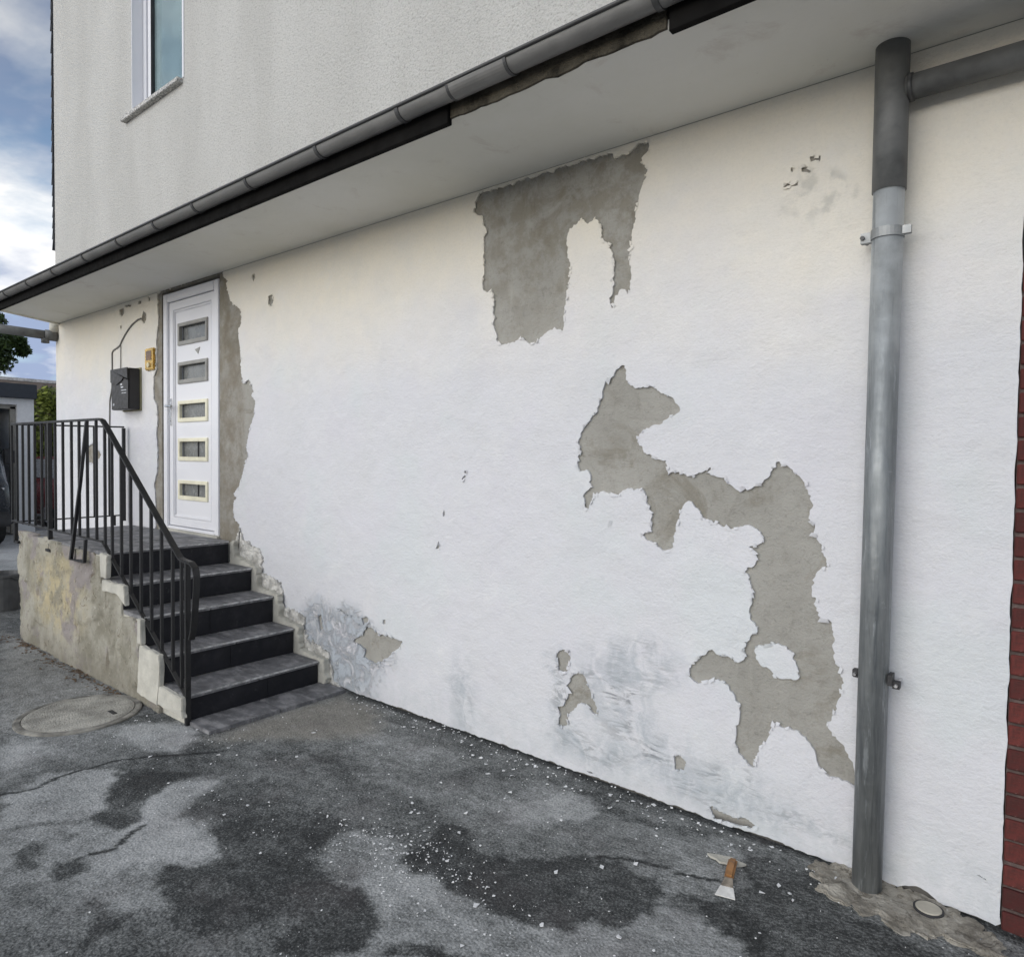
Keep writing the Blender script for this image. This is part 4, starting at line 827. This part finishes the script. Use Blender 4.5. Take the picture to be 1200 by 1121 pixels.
# ------------------------------------------------------------------ brick wall beyond the white wall
bw = empty('brick_wall', 'dark red brick wall at the right edge beside the white wall', 'brick wall')
MB().box(XB+.002, 2.4, .012, .26, -.2, 2.998).build('mortar', M['brickmortar'], bw)
bl, bh = .215, .0665
pitch_ = .0790
bm_ = None
for r_ in range(39):
    x = XB+.004 - (.112 if r_ % 2 else 0)
    for c_ in range(3):
        x0 = x+c_*(bl+.010); x1 = x0+bl
        x0 = max(x0, XB+.004)
        L = x1-x0
        if c_ == 0 and r_ % 2 == 0 or c_ > 0:
            if bm_ is None:
                o = MB().box(0, bl, 0, .09, 0, bh).build('brick', M['brick'], bw, bevel=.004, seg=1); bm_ = o.data
            else: o = link('brick', bm_, bw)
        else:
            o = MB().box(0, L, 0, .09, 0, bh).build('brick', M['brick'], bw, bevel=.004, seg=1)
        o.location = (x0, random.uniform(-.003, .004), -.10+r_*pitch_+random.uniform(-.0015, .0015)); o.rotation_euler = (random.uniform(-.01, .01), 0, random.uniform(-.008, .008))

# ------------------------------------------------------------------ entrance steps
st = empty('entrance_steps', 'five black tiled entrance steps with a weathered cement cheek wall, below the white door', 'steps')
TX = [-5.03, -4.705, -4.415, -4.155, -3.868]           # nosing positions, top landing first
TZ = [.880, .706, .535, .345, .170]
LXA = -6.76
YF, YB = -.955, -.062
core = [(LXA, -.1), (TX[4]-.02, -.1), (TX[4]-.02, TZ[4]-.028)]
for k in (3, 2, 1, 0): core += [(TX[k]-.02, TZ[k+1]-.028), (TX[k]-.02, TZ[k]-.028)]
core += [(LXA, TZ[0]-.028)]
MB().prism(core, YF+.004, YB+.06).build('step_core', M['plaster'], st)
ym = -.47
def tile(name, x0, x1, y0, y1, z0, z1, mat, jit=.0012, bev=.003):
    b = MB().box(x0, x1, y0, y1, z0, z1)
    o = b.build(name, mat, st, bevel=bev); o.location.z = random.uniform(-jit, jit); return o
for k in range(5):
    z = TZ[k]; xr = TX[k]; xl = TX[k-1]-.012 if k > 0 else LXA
    below = TZ[k+1] if k < 4 else 0.0
    joints = [YF, ym+random.uniform(-.06, .06), YB]
    if k == 0:
        for i in range(4):
            a = LXA+(xr-LXA)*i/4; c = LXA+(xr-LXA)*(i+1)/4-.003
            for j in range(2): tile('landing_tile', a, c, joints[j], joints[j+1]-.003, z-.026, z, M['slate'])
    else:
        for j in range(2): tile('tread', xl, xr, joints[j], joints[j+1]-.003, z-.026, z, M['slate'])
    tile('worn_nosing', xr+.0005, xr+.0032, YF+.002, YB-.004, z-.012, z-.001, M['edge'], 0, .0)
    jr = [YF, ym+random.uniform(-.12, .12), YB]
    for j in range(2): tile('riser', xr-.019, xr-.008, jr[j], jr[j+1]-.002, below+.001, z-.0275, M['riser'], .0004, .001)
for j, (a, c) in enumerate(((-.945, -.50), (-.497, -.03))):
    tile('bottom_slab', TX[4]-.0, -3.625+.01*j, a, c, -.02, .022, M['slate'], .002)
# cheek wall with an uneven face
ck = [(LXA, -.05), (LXA, .90), (-6.35, .895), (-5.95, .882), (-5.5, .865), (-5.03, .853), (-5.03, .675), (-4.715, .675), (-4.715, .505), (-4.42, .505), (-4.42, .318), (-4.17, .318), (-4.17, -.05)]
cs = .016
cx_ = np.arange(LXA, -4.16, cs); cz_ = np.arange(-.05, .91, cs)
CXg, CZg = np.meshgrid(cx_, cz_, indexing='ij'); CP = np.stack([CXg.ravel(), CZg.ravel()], 1)
sdv = sdist(CP+np.stack([vnoise(CP, 12, 3, 31)-.5, vnoise(CP, 12, 3, 32)-.5], 1)*.03, ck).reshape(CXg.shape)
dep = (vnoise(CP*np.array([1, .55]), 5, 4, 33)-.5)*.03+(vnoise(CP, 24, 3, 34)-.5)*.018
dep = np.where(vnoise(CP, 3.1, 3, 36) > .56, dep-.012, dep).reshape(CXg.shape)
b = MB(); idx = -np.ones(CXg.shape, int); okv = sdv < .004
nA, nB = CXg.shape
cell = okv[:-1, :-1] & okv[1:, :-1] & okv[1:, 1:] & okv[:-1, 1:]
vs = []; fs = []
def vid(i, j):
    if idx[i, j] < 0:
        idx[i, j] = len(vs); vs.append((CXg[i, j], YF-.012+dep[i, j], CZg[i, j]))
    return idx[i, j]
bk = {}
def vbk(i, j):
    if (i, j) not in bk: bk[(i, j)] = len(vs); vs.append((CXg[i, j], YF+.03, CZg[i, j]))
    return bk[(i, j)]
for i in range(nA-1):
    for j in range(nB-1):
        if not cell[i, j]: continue
        fs.append((vid(i, j), vid(i+1, j), vid(i+1, j+1), vid(i, j+1)))
        for (di, dj, e0, e1) in ((-1, 0, (i, j), (i, j+1)), (1, 0, (i+1, j+1), (i+1, j)), (0, -1, (i+1, j), (i, j)), (0, 1, (i, j+1), (i+1, j+1))):
            a, c = i+di, j+dj
            if not (0 <= a < nA-1 and 0 <= c < nB-1 and cell[a, c]):
                fs.append((vid(*e0), vid(*e1), vbk(*e1), vbk(*e0)))
b.add(vs, fs); b.build('cheek_wall', M['rubble'], st, smooth=True)
for k, f in enumerate(FACINGS):
    MB().prism(rough_loop(f, .03, .006, 70+k), -.988, YF-.002).build('plaster_facing', M['plaster'], st, bevel=.004)
# broken upstand between the steps and the wall
up = [(-5.03, .875), (-4.97, .985), (-4.93, .90), (-4.86, .876), (-4.687, .834), (-4.647, .781), (-4.66, .66), (-4.506, .645), (-4.407, .625), (-4.382, .546), (-4.407, .49), (-4.37, .44), (-4.18, .44), (-4.111, .422), (-4.122, .34), (-4.076, .262), (-3.943, .252), (-3.836, .22), (-3.80, .133), (-3.78, .04), (-3.70, .02), (-3.70, -.03), (-5.03, -.03)]
MB().prism(rough_loop(up, .012, .016, 81), -.014, .012).build('broken_upstand', M['broken'], st, bevel=.002)
up2 = [(-5.03, .87), (-4.975, .885), (-4.955, .76), (-4.86, .745), (-4.72, .72), (-4.655, .71), (-4.64, .57), (-4.52, .56), (-4.365, .545), (-4.35, .385), (-4.25, .375), (-4.115, .36), (-4.095, .20), (-3.95, .192), (-3.815, .18), (-3.80, .03), (-3.80, -.03), (-5.03, -.03)]
MB().prism(rough_loop(up2, .014, .012, 83), -.058, -.012).build('skirting', M['plaster'], st, bevel=.004)

# ------------------------------------------------------------------ railing
rl = empty('stair_railing', 'black metal stair railing with a curled handrail end beside the entrance steps', 'railing')
yr = -.95
def TZr(x): return 1.778 if x <= -5.05 else 1.778+(x+5.05)*(.945-1.778)/(-3.937+5.05)
def BZr(x): return .955 if x <= -5.05 else .945+(x+5.05)*(.15-.945)/(-3.86+5.05)
path = [(-6.98, yr, 1.785), (-5.09, yr, 1.778), (-5.045, yr, 1.768), (-5.0, yr, 1.738), (-3.965, yr, .968), (-3.935, yr, .948), (-3.89, yr-.0, .94), (-3.81, yr, .935), (-3.765, yr, .91), (-3.752, yr, .87), (-3.755, yr, .80), (-3.77, yr, .68), (-3.79, yr, .56), (-3.815, yr, .50)]
MB().sweep(path, .036, .016).build('handrail', M['black'], rl, bevel=.003)
MB().sweep([(-6.98, yr, .965), (-5.06, yr, .95), (-5.03, yr, .935), (-3.85, yr, .145)], .022, .012).build('bottom_rail', M['black'], rl)
bal = [-6.98, -6.845, -6.70, -6.55, -6.405, -6.245, -5.947, -5.787, -5.616, -5.469, -5.319, -5.16, -5.015, -4.90, -4.754, -4.611, -4.462, -4.319, -4.182, -4.039, -3.93]
for x in bal:
    MB().box(x-.008, x+.008, yr-.008, yr+.008, BZr(x)-.004 if x < -5 else BZr(x), TZr(x)-.004).build('baluster', M['black'], rl)
MB().box(-6.085, -6.058, yr-.014, yr+.014, .80, 1.776).build('post', M['black'], rl)
MB().box(-3.874, -3.846, yr-.014, yr+.014, -.01, .935).build('newel_post', M['black'], rl, bevel=.003)
MB().box(-6.79, -6.765, yr-.045, yr-.02, .80, .96).box(-6.79, -6.69, yr-.045, yr-.02, .795, .815).build('foot_bracket', M['black'], rl)
MB().box(-6.085, -5.99, yr-.03, yr-.008, .79, .81).build('foot_bracket', M['black'], rl)
MB().sweep([(-5.30, yr-.01, 1.765), (-5.36, yr-.03, 1.35), (-5.49, yr-.05, .79), (-5.24, yr-.05, .80), (-5.245, yr-.04, .95)], .02, .018).build('stay_bracket', M['black'], rl)
# return of the railing to the wall
xr_ = -7.0
MB().sweep([(xr_, -.95, 1.785), (xr_-.03, -.04, 1.80)], .035, .014, Vector((1, 0, 0))).build('return_handrail', M['black'], rl)
MB().sweep([(xr_, -.95, .95), (xr_-.03, -.04, .955)], .016, .012, Vector((1, 0, 0))).build('return_bottom_rail', M['black'], rl)
for i in range(1, 8):
    y = -.95+.91*i/7; x = xr_-.03*i/7; w = .008 if i < 7 else .013
    MB().box(x-w, x+w, y-w, y+w, .90 if i == 7 else .951, 1.79).build('baluster', M['black'], rl)
MB().box(xr_-.045, xr_-.01, -.15, -.12, .86, .955).build('wall_bracket', M['black'], rl)

# ------------------------------------------------------------------ letter box, bell plate, cable
mb = empty('mailbox', 'dark grey metal letter box fixed to the white wall left of the door', 'mailbox', loc=(-6.92, 0, 2.15))
MB().box(-.19, .19, -.11, -.014, -.19, .19).build('box', [M['boxside']], mb, bevel=.006)
MB().box(-.188, .185, -.116, -.1105, -.188, .19).build('front_plate', M['box'], mb, bevel=.003)
wv_ = [(-.19, .192), (.188, .192), (.188, .075)]
for i in range(13):
    a = i/12; wv_.append((.188-.378*a, .078+.022*math.sin(a*5.6+.4)-(.02 if .3 < a < .7 else 0)))
MB().prism(wv_, -.126, -.1165).build('lid', M['box'], mb, bevel=.002)
em = MB()
for i, (x0, x1) in enumerate(((.02, .06), (.03, .085), (.035, .15), (.045, .155))): em.box(x0, x1, -.1185, -.1165, .035-.026*i, .043-.026*i+(.006 if i < 2 else 0))
em.box(-.15, -.12, -.1185, -.1165, -.15, -.128)
em.build('emblem', M['chrome'], mb)
MB().box(-.2, .2, -.0135, -.001, -.2, .2).build('back_board', M['olive'], mb)
bell = empty('doorbell', 'brass doorbell plate between the letter box and the door frame', 'doorbell', loc=(-6.515, 0, 2.41))
MB().box(-.088, .088, -.024, -.001, -.10, .10).build('plate', M['brass'], bell, bevel=.008)
MB().box(-.055, .05, -.027, -.0245, -.01, .075).build('name_window', simple('brown_name_card', (.16, .08, .03), .3, var=.4), bell, bevel=.001)
MB().tube([(-.0, -.024, -.055), (-.0, -.036, -.055)], .022, 16).build('button', simple('pale_bell_button', (.75, .66, .42), .3), bell)
cabp = [(-6.713, -.008, 2.804), (-6.78, -.008, 2.80), (-6.842, -.008, 2.787), (-6.92, -.008, 2.765), (-6.994, -.008, 2.732), (-7.07, -.008, 2.69), (-7.131, -.008, 2.648), (-7.19, -.007, 2.60), (-7.26, -.007, 2.58), (-7.35, -.007, 2.565), (-7.378, -.007, 2.54), (-7.378, -.007, 2.36), (-7.385, -.007, 2.2), (-7.44, -.007, 2.07), (-7.448, -.007, 1.85), (-7.45, -.007, 1.5)]
tag(MB().tube(cabp, .0065, 8).tube([(-7.172, -.007, 2.60), (-7.175, -.007, 2.37)], .004, 8).build('cable', M['cable'], None, smooth=True), 'thin grey cable curving over the white wall to the letter box', 'cable')

# ------------------------------------------------------------------ ground fixtures
ft = [(x, y) for x, y in FOOTING]
fb = MB(); n_ = 0
fl = rough_loop(ft, .012, .026, 91)
fb.slab(fl, -.05, -.004)
fo = fb.build('concrete_apron', M['footing'], None, bevel=.006)
tag(fo, 'rough patch of pale concrete on the ground around the foot of the downpipe', 'concrete patch')
bm2 = bmesh.new(); bm2.from_mesh(fo.data); bmesh.ops.triangulate(bm2, faces=bm2.faces); bmesh.ops.subdivide_edges(bm2, edges=bm2.edges, cuts=3, use_grid_fill=True)
for v in bm2.verts:
    if v.co.z > -.03: v.co.z += .013+.010*mnoise.noise(v.co*14)+.010*mnoise.noise(v.co*38) - .02*max(0, min(1, (v.co.x+.6)/.6))
bm2.to_mesh(fo.data); bm2.free()
ic = empty('inspection_cap', 'small round pale inspection cap set in the concrete right of the downpipe', 'drain cap', loc=(-.322, -.072, -.012))
MB().lathe([(.040, 0), (.040, .019), (.036, .021), (.0, .021)], n=28).build('lid', M['cap'], ic)
MB().lathe([(.047, 0), (.047, .017), (.041, .018), (.0405, .005)], n=28).build('rim', M['gasket'], ic)
mh = empty('manhole_cover', 'round sandy manhole cover in the asphalt left of the steps', 'manhole cover', loc=(-4.50, -1.285, 0))
MB().lathe([(.285, -.03), (.285, .010), (.26, .013), (.06, .014), (0, .014)], n=48).build('cover', simple('sandy_cover', (.38, .365, .325), .93, var=.32, scale=6, bump=.01, spec=.15), mh)
MB().lathe([(.325, -.03), (.325, .006), (.315, .009), (.290, .009), (.288, -.02)], n=48).build('frame', simple('dusty_iron_frame', (.22, .21, .185), .92, var=.6, scale=9), mh)
MB().box(.11, .19, .11, .135, .0135, .0155).build('lift_slot', M['gasket'], mh)
sc = empty('scraper', 'flat paint scraper with a wooden handle lying on the asphalt near the wall', 'scraper', loc=(-.915, -.37, .012))
MB().sweep([(0, .115, .004), (0, .08, .008), (0, .02, .008), (0, -.005, .006)], .030, .018, Vector((1, 0, 0))).build('handle', M['wood'], sc, bevel=.006)
MB().add([(-.012, -.004, .001), (.012, -.004, .001), (.02, -.05, -.002), (-.02, -.05, -.002), (-.012, -.004, .009), (.012, -.004, .009), (.02, -.05, .004), (-.02, -.05, .004)], [(0, 3, 2, 1), (4, 5, 6, 7), (0, 1, 5, 4), (1, 2, 6, 5), (2, 3, 7, 6), (3, 0, 4, 7)]).build('ferrule', M['rust'], sc)
MB().add([(-.021, -.0505, -.003), (.021, -.0505, -.003), (.032, -.098, -.006), (-.032, -.098, -.006), (-.021, -.0505, .003), (.021, -.0505, .003), (.032, -.098, -.003), (-.032, -.098, -.003)], [(0, 3, 2, 1), (4, 5, 6, 7), (0, 1, 5, 4), (1, 2, 6, 5), (2, 3, 7, 6), (3, 0, 4, 7)]).build('blade', M['blade'], sc)
sc.rotation_euler = (0, 0, R(14)); sc.scale = (1.08, 1.08, 1.08)
bx = tag(MB().slab(rough_loop([(-1.045, -.262), (-.985, -.285), (-.93, -.27), (-.90, -.235), (-.96, -.225)], .02, .006, 5), .004, .012).build('plaster_shard', M['plaster'], None), 'long pale plaster shard lying beside the scraper', 'plaster shard')

# paint flakes fallen from the wall: nobody could count them
fb = MB()
def flake(x, y, s, z=None):
    k = random.choice((3, 4, 4, 5)); a0 = random.random()*6.28; el = random.uniform(.5, 1)
    ca, sa = math.cos(a0), math.sin(a0); pts = []
    for i in range(k):
        a = 6.283*i/k+random.uniform(-.4, .4); r_ = s*random.uniform(.6, 1.1); u, v = r_*math.cos(a), r_*math.sin(a)*el
        pts.append((x+u*ca-v*sa, y+u*sa+v*ca))
    zb = .003+(-.02*max(0, min(1, (x+.6)/.6))); tl = random.uniform(0, .5)*s
    vs = [(px_, py_, zb+tl*(i/k)) for i, (px_, py_) in enumerate(pts)]+[(px_, py_, zb+.0022+tl*(i/k)) for i, (px_, py_) in enumerate(pts)]
    fb.add(vs, [tuple(range(k, 2*k))]+[(i, (i+1) % k, (i+1) % k+k, i+k) for i in range(k)])
cl_ = [(-2.12, -1.02, .12, .05, 90, .0055), (-1.86, -.95, .12, .07, 170, .0045), (-1.98, -1.0, .25, .10, 110, .0035), (-1.72, -1.0, .1, .08, 60, .0045), (-2.0, -1.13, .22, .08, 140, .0035), (-1.45, -1.0, .4, .12, 60, .004), (-1.2, -1.05, .3, .1, 60, .004), (-2.25, -.75, .09, .05, 16, .008),
       (-2.9, -1.25, .35, .12, 110, .0045), (-2.75, -1.4, .25, .1, 60, .005), (-3.75, -1.0, .18, .07, 60, .005), (-4.0, -1.12, .3, .12, 60, .005), (-3.2, -1.0, .5, .3, 60, .004), (-1.6, -.5, .7, .25, 90, .0045), (-1.0, -.6, .4, .25, 50, .004), (-2.6, -.5, .6, .25, 60, .004)]
for (cx0, cy0, sx, sy, n_, s_) in cl_:
    for _ in range(int(n_*(.9 if s_ < .0045 and cx0 > -2.3 and cy0 < -.9 else .4))): flake(random.gauss(cx0, sx), random.gauss(cy0, sy), s_*(.3+1.5*random.random()**2.2))
for _ in range(260):
    x = random.uniform(-3.5, -.2); flake(x, -abs(random.gauss(.03, .09))-.012, random.choice((.003, .004, .006, .009))*random.uniform(.5, 1.2))
for _ in range(420): flake(random.uniform(-5, .2), random.uniform(-2.2, -.05), .0012+.0035*random.random()**3)
for k in range(46):
    x = random.choice((-2.1, -1.9, -1.6, -1.35, -3.3, -.9))+random.gauss(0, .2); flake(x, -abs(random.gauss(.12, .12))-.03 if k % 2 else random.gauss(-.9, .2), random.uniform(.007, .016))
for (x, y, s_) in ((-.72, -.3, .011), (-.70, -.33, .010), (-.80, -.36, .012), (-1.0, -.13, .013), (-.93, -.12, .008), (-.62, -.1, .012), (-1.95, -.37, .013), (-1.78, -.33, .008), (-1.63, -.42, .01)): flake(x, y, s_)
fo2 = fb.build('paint_flakes', M['flake'])
tag(fo2, 'white paint flakes scattered over the asphalt below the wall', kind='stuff')
lb = MB(); fb = lb
for _ in range(260):
    x = random.uniform(-6.9, -4.4); flake(x, -.985-abs(random.gauss(.0, .05)), random.uniform(.006, .018))
lo2 = lb.build('leaf_litter', M['litter']); tag(lo2, 'brown leaf litter along the foot of the cheek wall', kind='stuff')
bu = empty('bucket', 'dark grey plastic bucket behind the landing of the steps', 'bucket', loc=(-8.08, -.74, 0))
MB().lathe([(.13, 0), (.17, .33), (.185, .335), (.185, .36), (.172, .36), (.165, .33), (.125, .012)], n=24).build('pail', M['bucket'], bu, smooth=False)
MB().tube([(.18*math.cos(a), .18*math.sin(a), .345-.1*math.sin(a)) for a in [math.pi*i/12 for i in range(13)]], .005, 6).build('handle', M['gutterdark'], bu)

# ------------------------------------------------------------------ background at the left
ga = empty('garage', 'white garage with a flat anthracite roof edge behind the railing', 'garage', loc=(-15.4, 1.64, 0))
MB().box(-5, 0, -.27, 0, -.05, 2.56).build('pier', M['whiteplain'], ga)
MB().box(-5, 0, -6, -3.6, -.05, 2.56).build('pier', M['whiteplain'], ga)
MB().box(-.2, -.002, -3.6, -.27, 2.44, 2.56).build('lintel', M['whiteplain'], ga)
MB().box(-5.1, .12, -6.1, .02, 2.562, 2.83).build('roof', M['anth'], ga, bevel=.01)
MB().box(-5, -4.9, -3.6, -.27, -.05, 2.56).build('back_wall', simple('beige_garage_plaster', (.5, .48, .42), .9), ga)  # beige plaster, darker than the white piers
MB().box(-.16, -.08, -.36, -.272, 0, 2.4).box(-.16, -.08, -3.6, -.272, 2.36, 2.438).build('door_track', M['steel'], ga)
gl = empty('neighbour_shed', 'low brown roofed outbuilding beyond the garage, seen left of the house corner', 'outbuilding', loc=(-21, 3.7, 0))
MB().box(-4, 0, -8, 3, 0, 3.08).build('wall', simple('dark_brown_wall', (.10, .075, .05), .9, var=.4), gl)  # plain dark brown wall colour
MB().add([(.3, -8.3, 3.09), (.3, 3.3, 3.09), (-2, 3.3, 3.56), (-2, -8.3, 3.56), (-4.3, -8.3, 3.09), (-4.3, 3.3, 3.09)], [(0, 1, 2, 3), (3, 2, 5, 4), (0, 3, 4), (1, 5, 2), (0, 4, 5, 1)]).build('roof', M['brownroof'], gl)
MB().box(-2.12, -1.88, -8.3, 3.3, 3.545, 3.63).build('ridge', simple('pale_ridge_cap', (.6, .58, .56), .8), gl)

def leaves(n, blobs, size, seed):
    rs = random.Random(seed); b = MB()
    for _ in range(n):
        (cx0, cy0, cz0), r_ = rs.choice(blobs)
        d = Vector((rs.gauss(0, 1), rs.gauss(0, 1), rs.gauss(0, 1))).normalized()*r_*(rs.random()**.45)
        p = Vector((cx0, cy0, cz0))+d
        a = Vector((rs.gauss(0, 1), rs.gauss(0, 1), rs.gauss(0, 1))).normalized(); c = a.orthogonal().normalized()
        s_ = size*rs.uniform(.6, 1.3); w = a.cross(c)*s_*.5
        b.add([p-a*s_, p+w, p+a*s_, p-w], [(0, 1, 2, 3)])
    return b
tr = empty('tree', 'dark green leafy tree rising behind the garage roof', 'tree', loc=(-25.2, 3.4, 0))
rs = random.Random(4)
blobs = [((0, -1.0, 5.2), 1.1), ((0, -.3, 4.4), .75), ((.1, -.2, 5.0), .55), ((0, -2, 6.2), 1.4), ((0, -.9, 6.3), .7), ((.2, .05, 4.75), .4), ((0, .55, 4.95), .22), ((0, .75, 4.98), .15), ((0, -3.5, 5.5), 1.8), ((0, .1, 4.2), .4), ((0, -.4, 7.0), .35), ((0, .25, 4.45), .4), ((0, .35, 4.9), .25), ((0, .1, 5.5), .3), ((0, -.2, 5.9), .4), ((0, .8, 4.7), .2)]
leaves(5200, blobs, .085, 3).build('crown', M['leaf'], tr)
MB().tube([(0, -1.6, 0), (.1, -1.5, 2.4), (0, -1.2, 4.2), (0, -.9, 5.4)], .2, 10, radii=[.24, .19, .13, .05]).tube([(0, -1.3, 3.8), (0, -.5, 4.3), (0, .7, 4.95)], .05, 6, radii=[.08, .05, .015]).tube([(0, -1.2, 4.4), (0, -.9, 5.6), (0, -.5, 6.9)], .05, 6, radii=[.08, .05, .015]).build('trunk', M['bark'], tr)
he = empty('shrub', 'yellow-green shrub glimpsed between the garage and the house corner', 'shrub', loc=(-19.2, 3.05, 0))
leaves(2600, [((0, -.1, 2.3), .5), ((0, .3, 2.6), .4), ((0, -.35, 1.7), .4), ((.1, .2, 1.7), .4), ((0, .6, 1.9), .4), ((0, 0, 2.85), .3)], .07, 8).build('foliage', M['hedge'], he)
MB().tube([(0, 0, 0), (0, .1, 1.8)], .05, 8).tube([(0, .1, .2), (.1, .4, 1.9)], .035, 8).tube([(0, -.1, .2), (0, -.35, 1.6)], .035, 8).build('stem', M['bark'], he)

def car(name, label, loc, rotz, paint, scale=1.0):
    c = empty(name, label, 'car', loc=loc); c.rotation_euler = (0, 0, rotz); c.scale = (scale,)*3
    sec = [(-2.0, .55, .95), (-1.95, .3, 1.0), (-1.2, .25, 1.0), (0, .22, 1.02), (1.3, .25, .96), (1.95, .35, .80), (2.05, .5, .7)]
    b = MB(); vs = []; fs = []
    prof = [(-.70, 0), (-.86, .22), (-.85, .6), (-.78, 1), (.78, 1), (.85, .6), (.86, .22), (.70, 0)]
    for x, z0, z1 in sec:
        for y, t in prof: vs.append((x, y*(1 if abs(x) < 1.9 else .92), z0+(z1-z0)*t))
    n = len(prof)
    for i in range(len(sec)-1):
        for k in range(n): fs.append((i*n+k, i*n+(k+1) % n, (i+1)*n+(k+1) % n, (i+1)*n+k))
    fs += [tuple(range(n-1, -1, -1)), tuple(range((len(sec)-1)*n, len(sec)*n))]
    b.add(vs, fs).build('body', paint, c, smooth=True, bevel=.02)
    cab = [(-1.85, .98, .74), (-1.45, 1.45, .58), (.25, 1.48, .58), (1.0, .97, .72)]
    vs = []
    for x, z, w in cab: vs += [(x, -w, z), (x, w, z)]
    MB().add(vs, [(0, 1, 3, 2), (2, 3, 5, 4), (4, 5, 7, 6), (0, 2, 4, 6), (1, 7, 5, 3), (0, 6, 7, 1)]).build('cabin', paint, c, bevel=.03)
    MB().add([(-1.81, -.6, 1.05), (-1.81, .6, 1.05), (-1.52, .50, 1.40), (-1.52, -.50, 1.40)], [(0, 1, 2, 3)]).add([(-1.79, -.6, 1.05), (-1.79, .6, 1.05), (-1.50, .50, 1.40), (-1.50, -.50, 1.40)], [(3, 2, 1, 0)]).build('rear_window', M['carglass'], c)
    MB().add([(.91, -.6, 1.05), (.91, .6, 1.05), (.36, .50, 1.43), (.36, -.50, 1.43)], [(3, 2, 1, 0)]).add([(.93, -.6, 1.06), (.93, .6, 1.06), (.38, .50, 1.44), (.38, -.50, 1.44)], [(0, 1, 2, 3)]).build('windscreen', M['carglass'], c)
    for s_ in (-1, 1):
        MB().add([(-1.4, s_*.735, 1.03), (.75, s_*.755, 1.03), (.2, s_*.62, 1.42), (-1.3, s_*.625, 1.42)], [(0, 1, 2, 3)]).build('side_window', M['carglass'], c)
        MB().box(1.9, 2.04, s_*.62-.14, s_*.62+.14, .62, .76).build('headlight', M['chrome'], c, bevel=.02)
        MB().box(-2.02, -1.9, s_*.66-.12, s_*.66+.12, .72, .92).build('tail_light', M['lampred'], c, bevel=.02)
        for x in (-1.3, 1.3):
            w_ = MB().tube([(x, s_*.66, .31), (x, s_*.84, .31)], .31, 20).build('wheel', M['tyre'], c, bevel=.03)
            MB().tube([(x, s_*.78, .31), (x, s_*.855, .31)], .19, 16).build('rim', M['chrome'], w_, bevel=.01)
    return c
van = empty('parked_van', 'tall dark parked van cut off by the left edge of the picture', 'van', loc=(-15.6, -.17, -.02))
b = MB(); vs = []; fs = []
for x, w, z0, z1 in ((-2.3, .86, .5, 2.1), (-2.2, .93, .3, 2.2), (1.2, .95, .28, 2.22), (1.55, .93, .28, 2.12), (2.0, .92, .28, 1.32), (2.25, .88, .34, 1.18), (2.3, .8, .42, 1.05)):
    for k in range(20):
        a = 2*math.pi*k/20; ca, sa = math.cos(a), math.sin(a)
        vs.append((x, w*math.copysign(abs(ca)**.45, ca), (z0+z1)/2+(z1-z0)/2*math.copysign(abs(sa)**.45, sa)))
for i in range(6):
    for k in range(20): fs.append((i*20+k, i*20+(k+1) % 20, (i+1)*20+(k+1) % 20, (i+1)*20+k))
fs += [tuple(range(19, -1, -1)), tuple(range(120, 140))]
b.add(vs, fs).build('body', M['carpaint'], van, smooth=True)
MB().add([(2.015, -.78, 1.36), (2.015, .78, 1.36), (1.62, .72, 2.02), (1.62, -.72, 2.02), (1.98, -.78, 1.33), (1.98, .78, 1.33), (1.58, .72, 1.99), (1.58, -.72, 1.99)], [(0, 1, 2, 3), (7, 6, 5, 4), (0, 4, 5, 1), (1, 5, 6, 2), (2, 6, 7, 3), (3, 7, 4, 0)]).build('windscreen', M['carglass'], van, bevel=.01)
MB().box(2.2, 2.36, -.9, .9, .36, .60).build('bumper', M['gasket'], van, bevel=.04)
for s_ in (-1, 1):
    MB().box(2.12, 2.29, s_*.66-.16, s_*.66+.16, .82, 1.02).build('headlight', M['chrome'], van, bevel=.03)
    MB().box(1.5, 1.62, s_*1.03-.09, s_*1.03+.09, 1.35, 1.62).build('mirror', M['gasket'], van, bevel=.03)
    for x in (-1.4, 1.5):
        w_ = MB().tube([(x, s_*.72, .33), (x, s_*.94, .33)], .33, 20).build('wheel', M['tyre'], van, bevel=.03)
        MB().tube([(x, s_*.86, .33), (x, s_*.955, .33)], .2, 16).build('rim', M['chrome'], w_, bevel=.01)
car('parked_car', 'dark red parked car seen through the railing between garage and house', (-17.6, 2.95, -.02), R(180), M['redpaint'], 1.0)
tag(MB().box(-14.2, -11.8, -2.6, -2.45, -.02, .03).build('kerb', M['edge']), kind='structure')
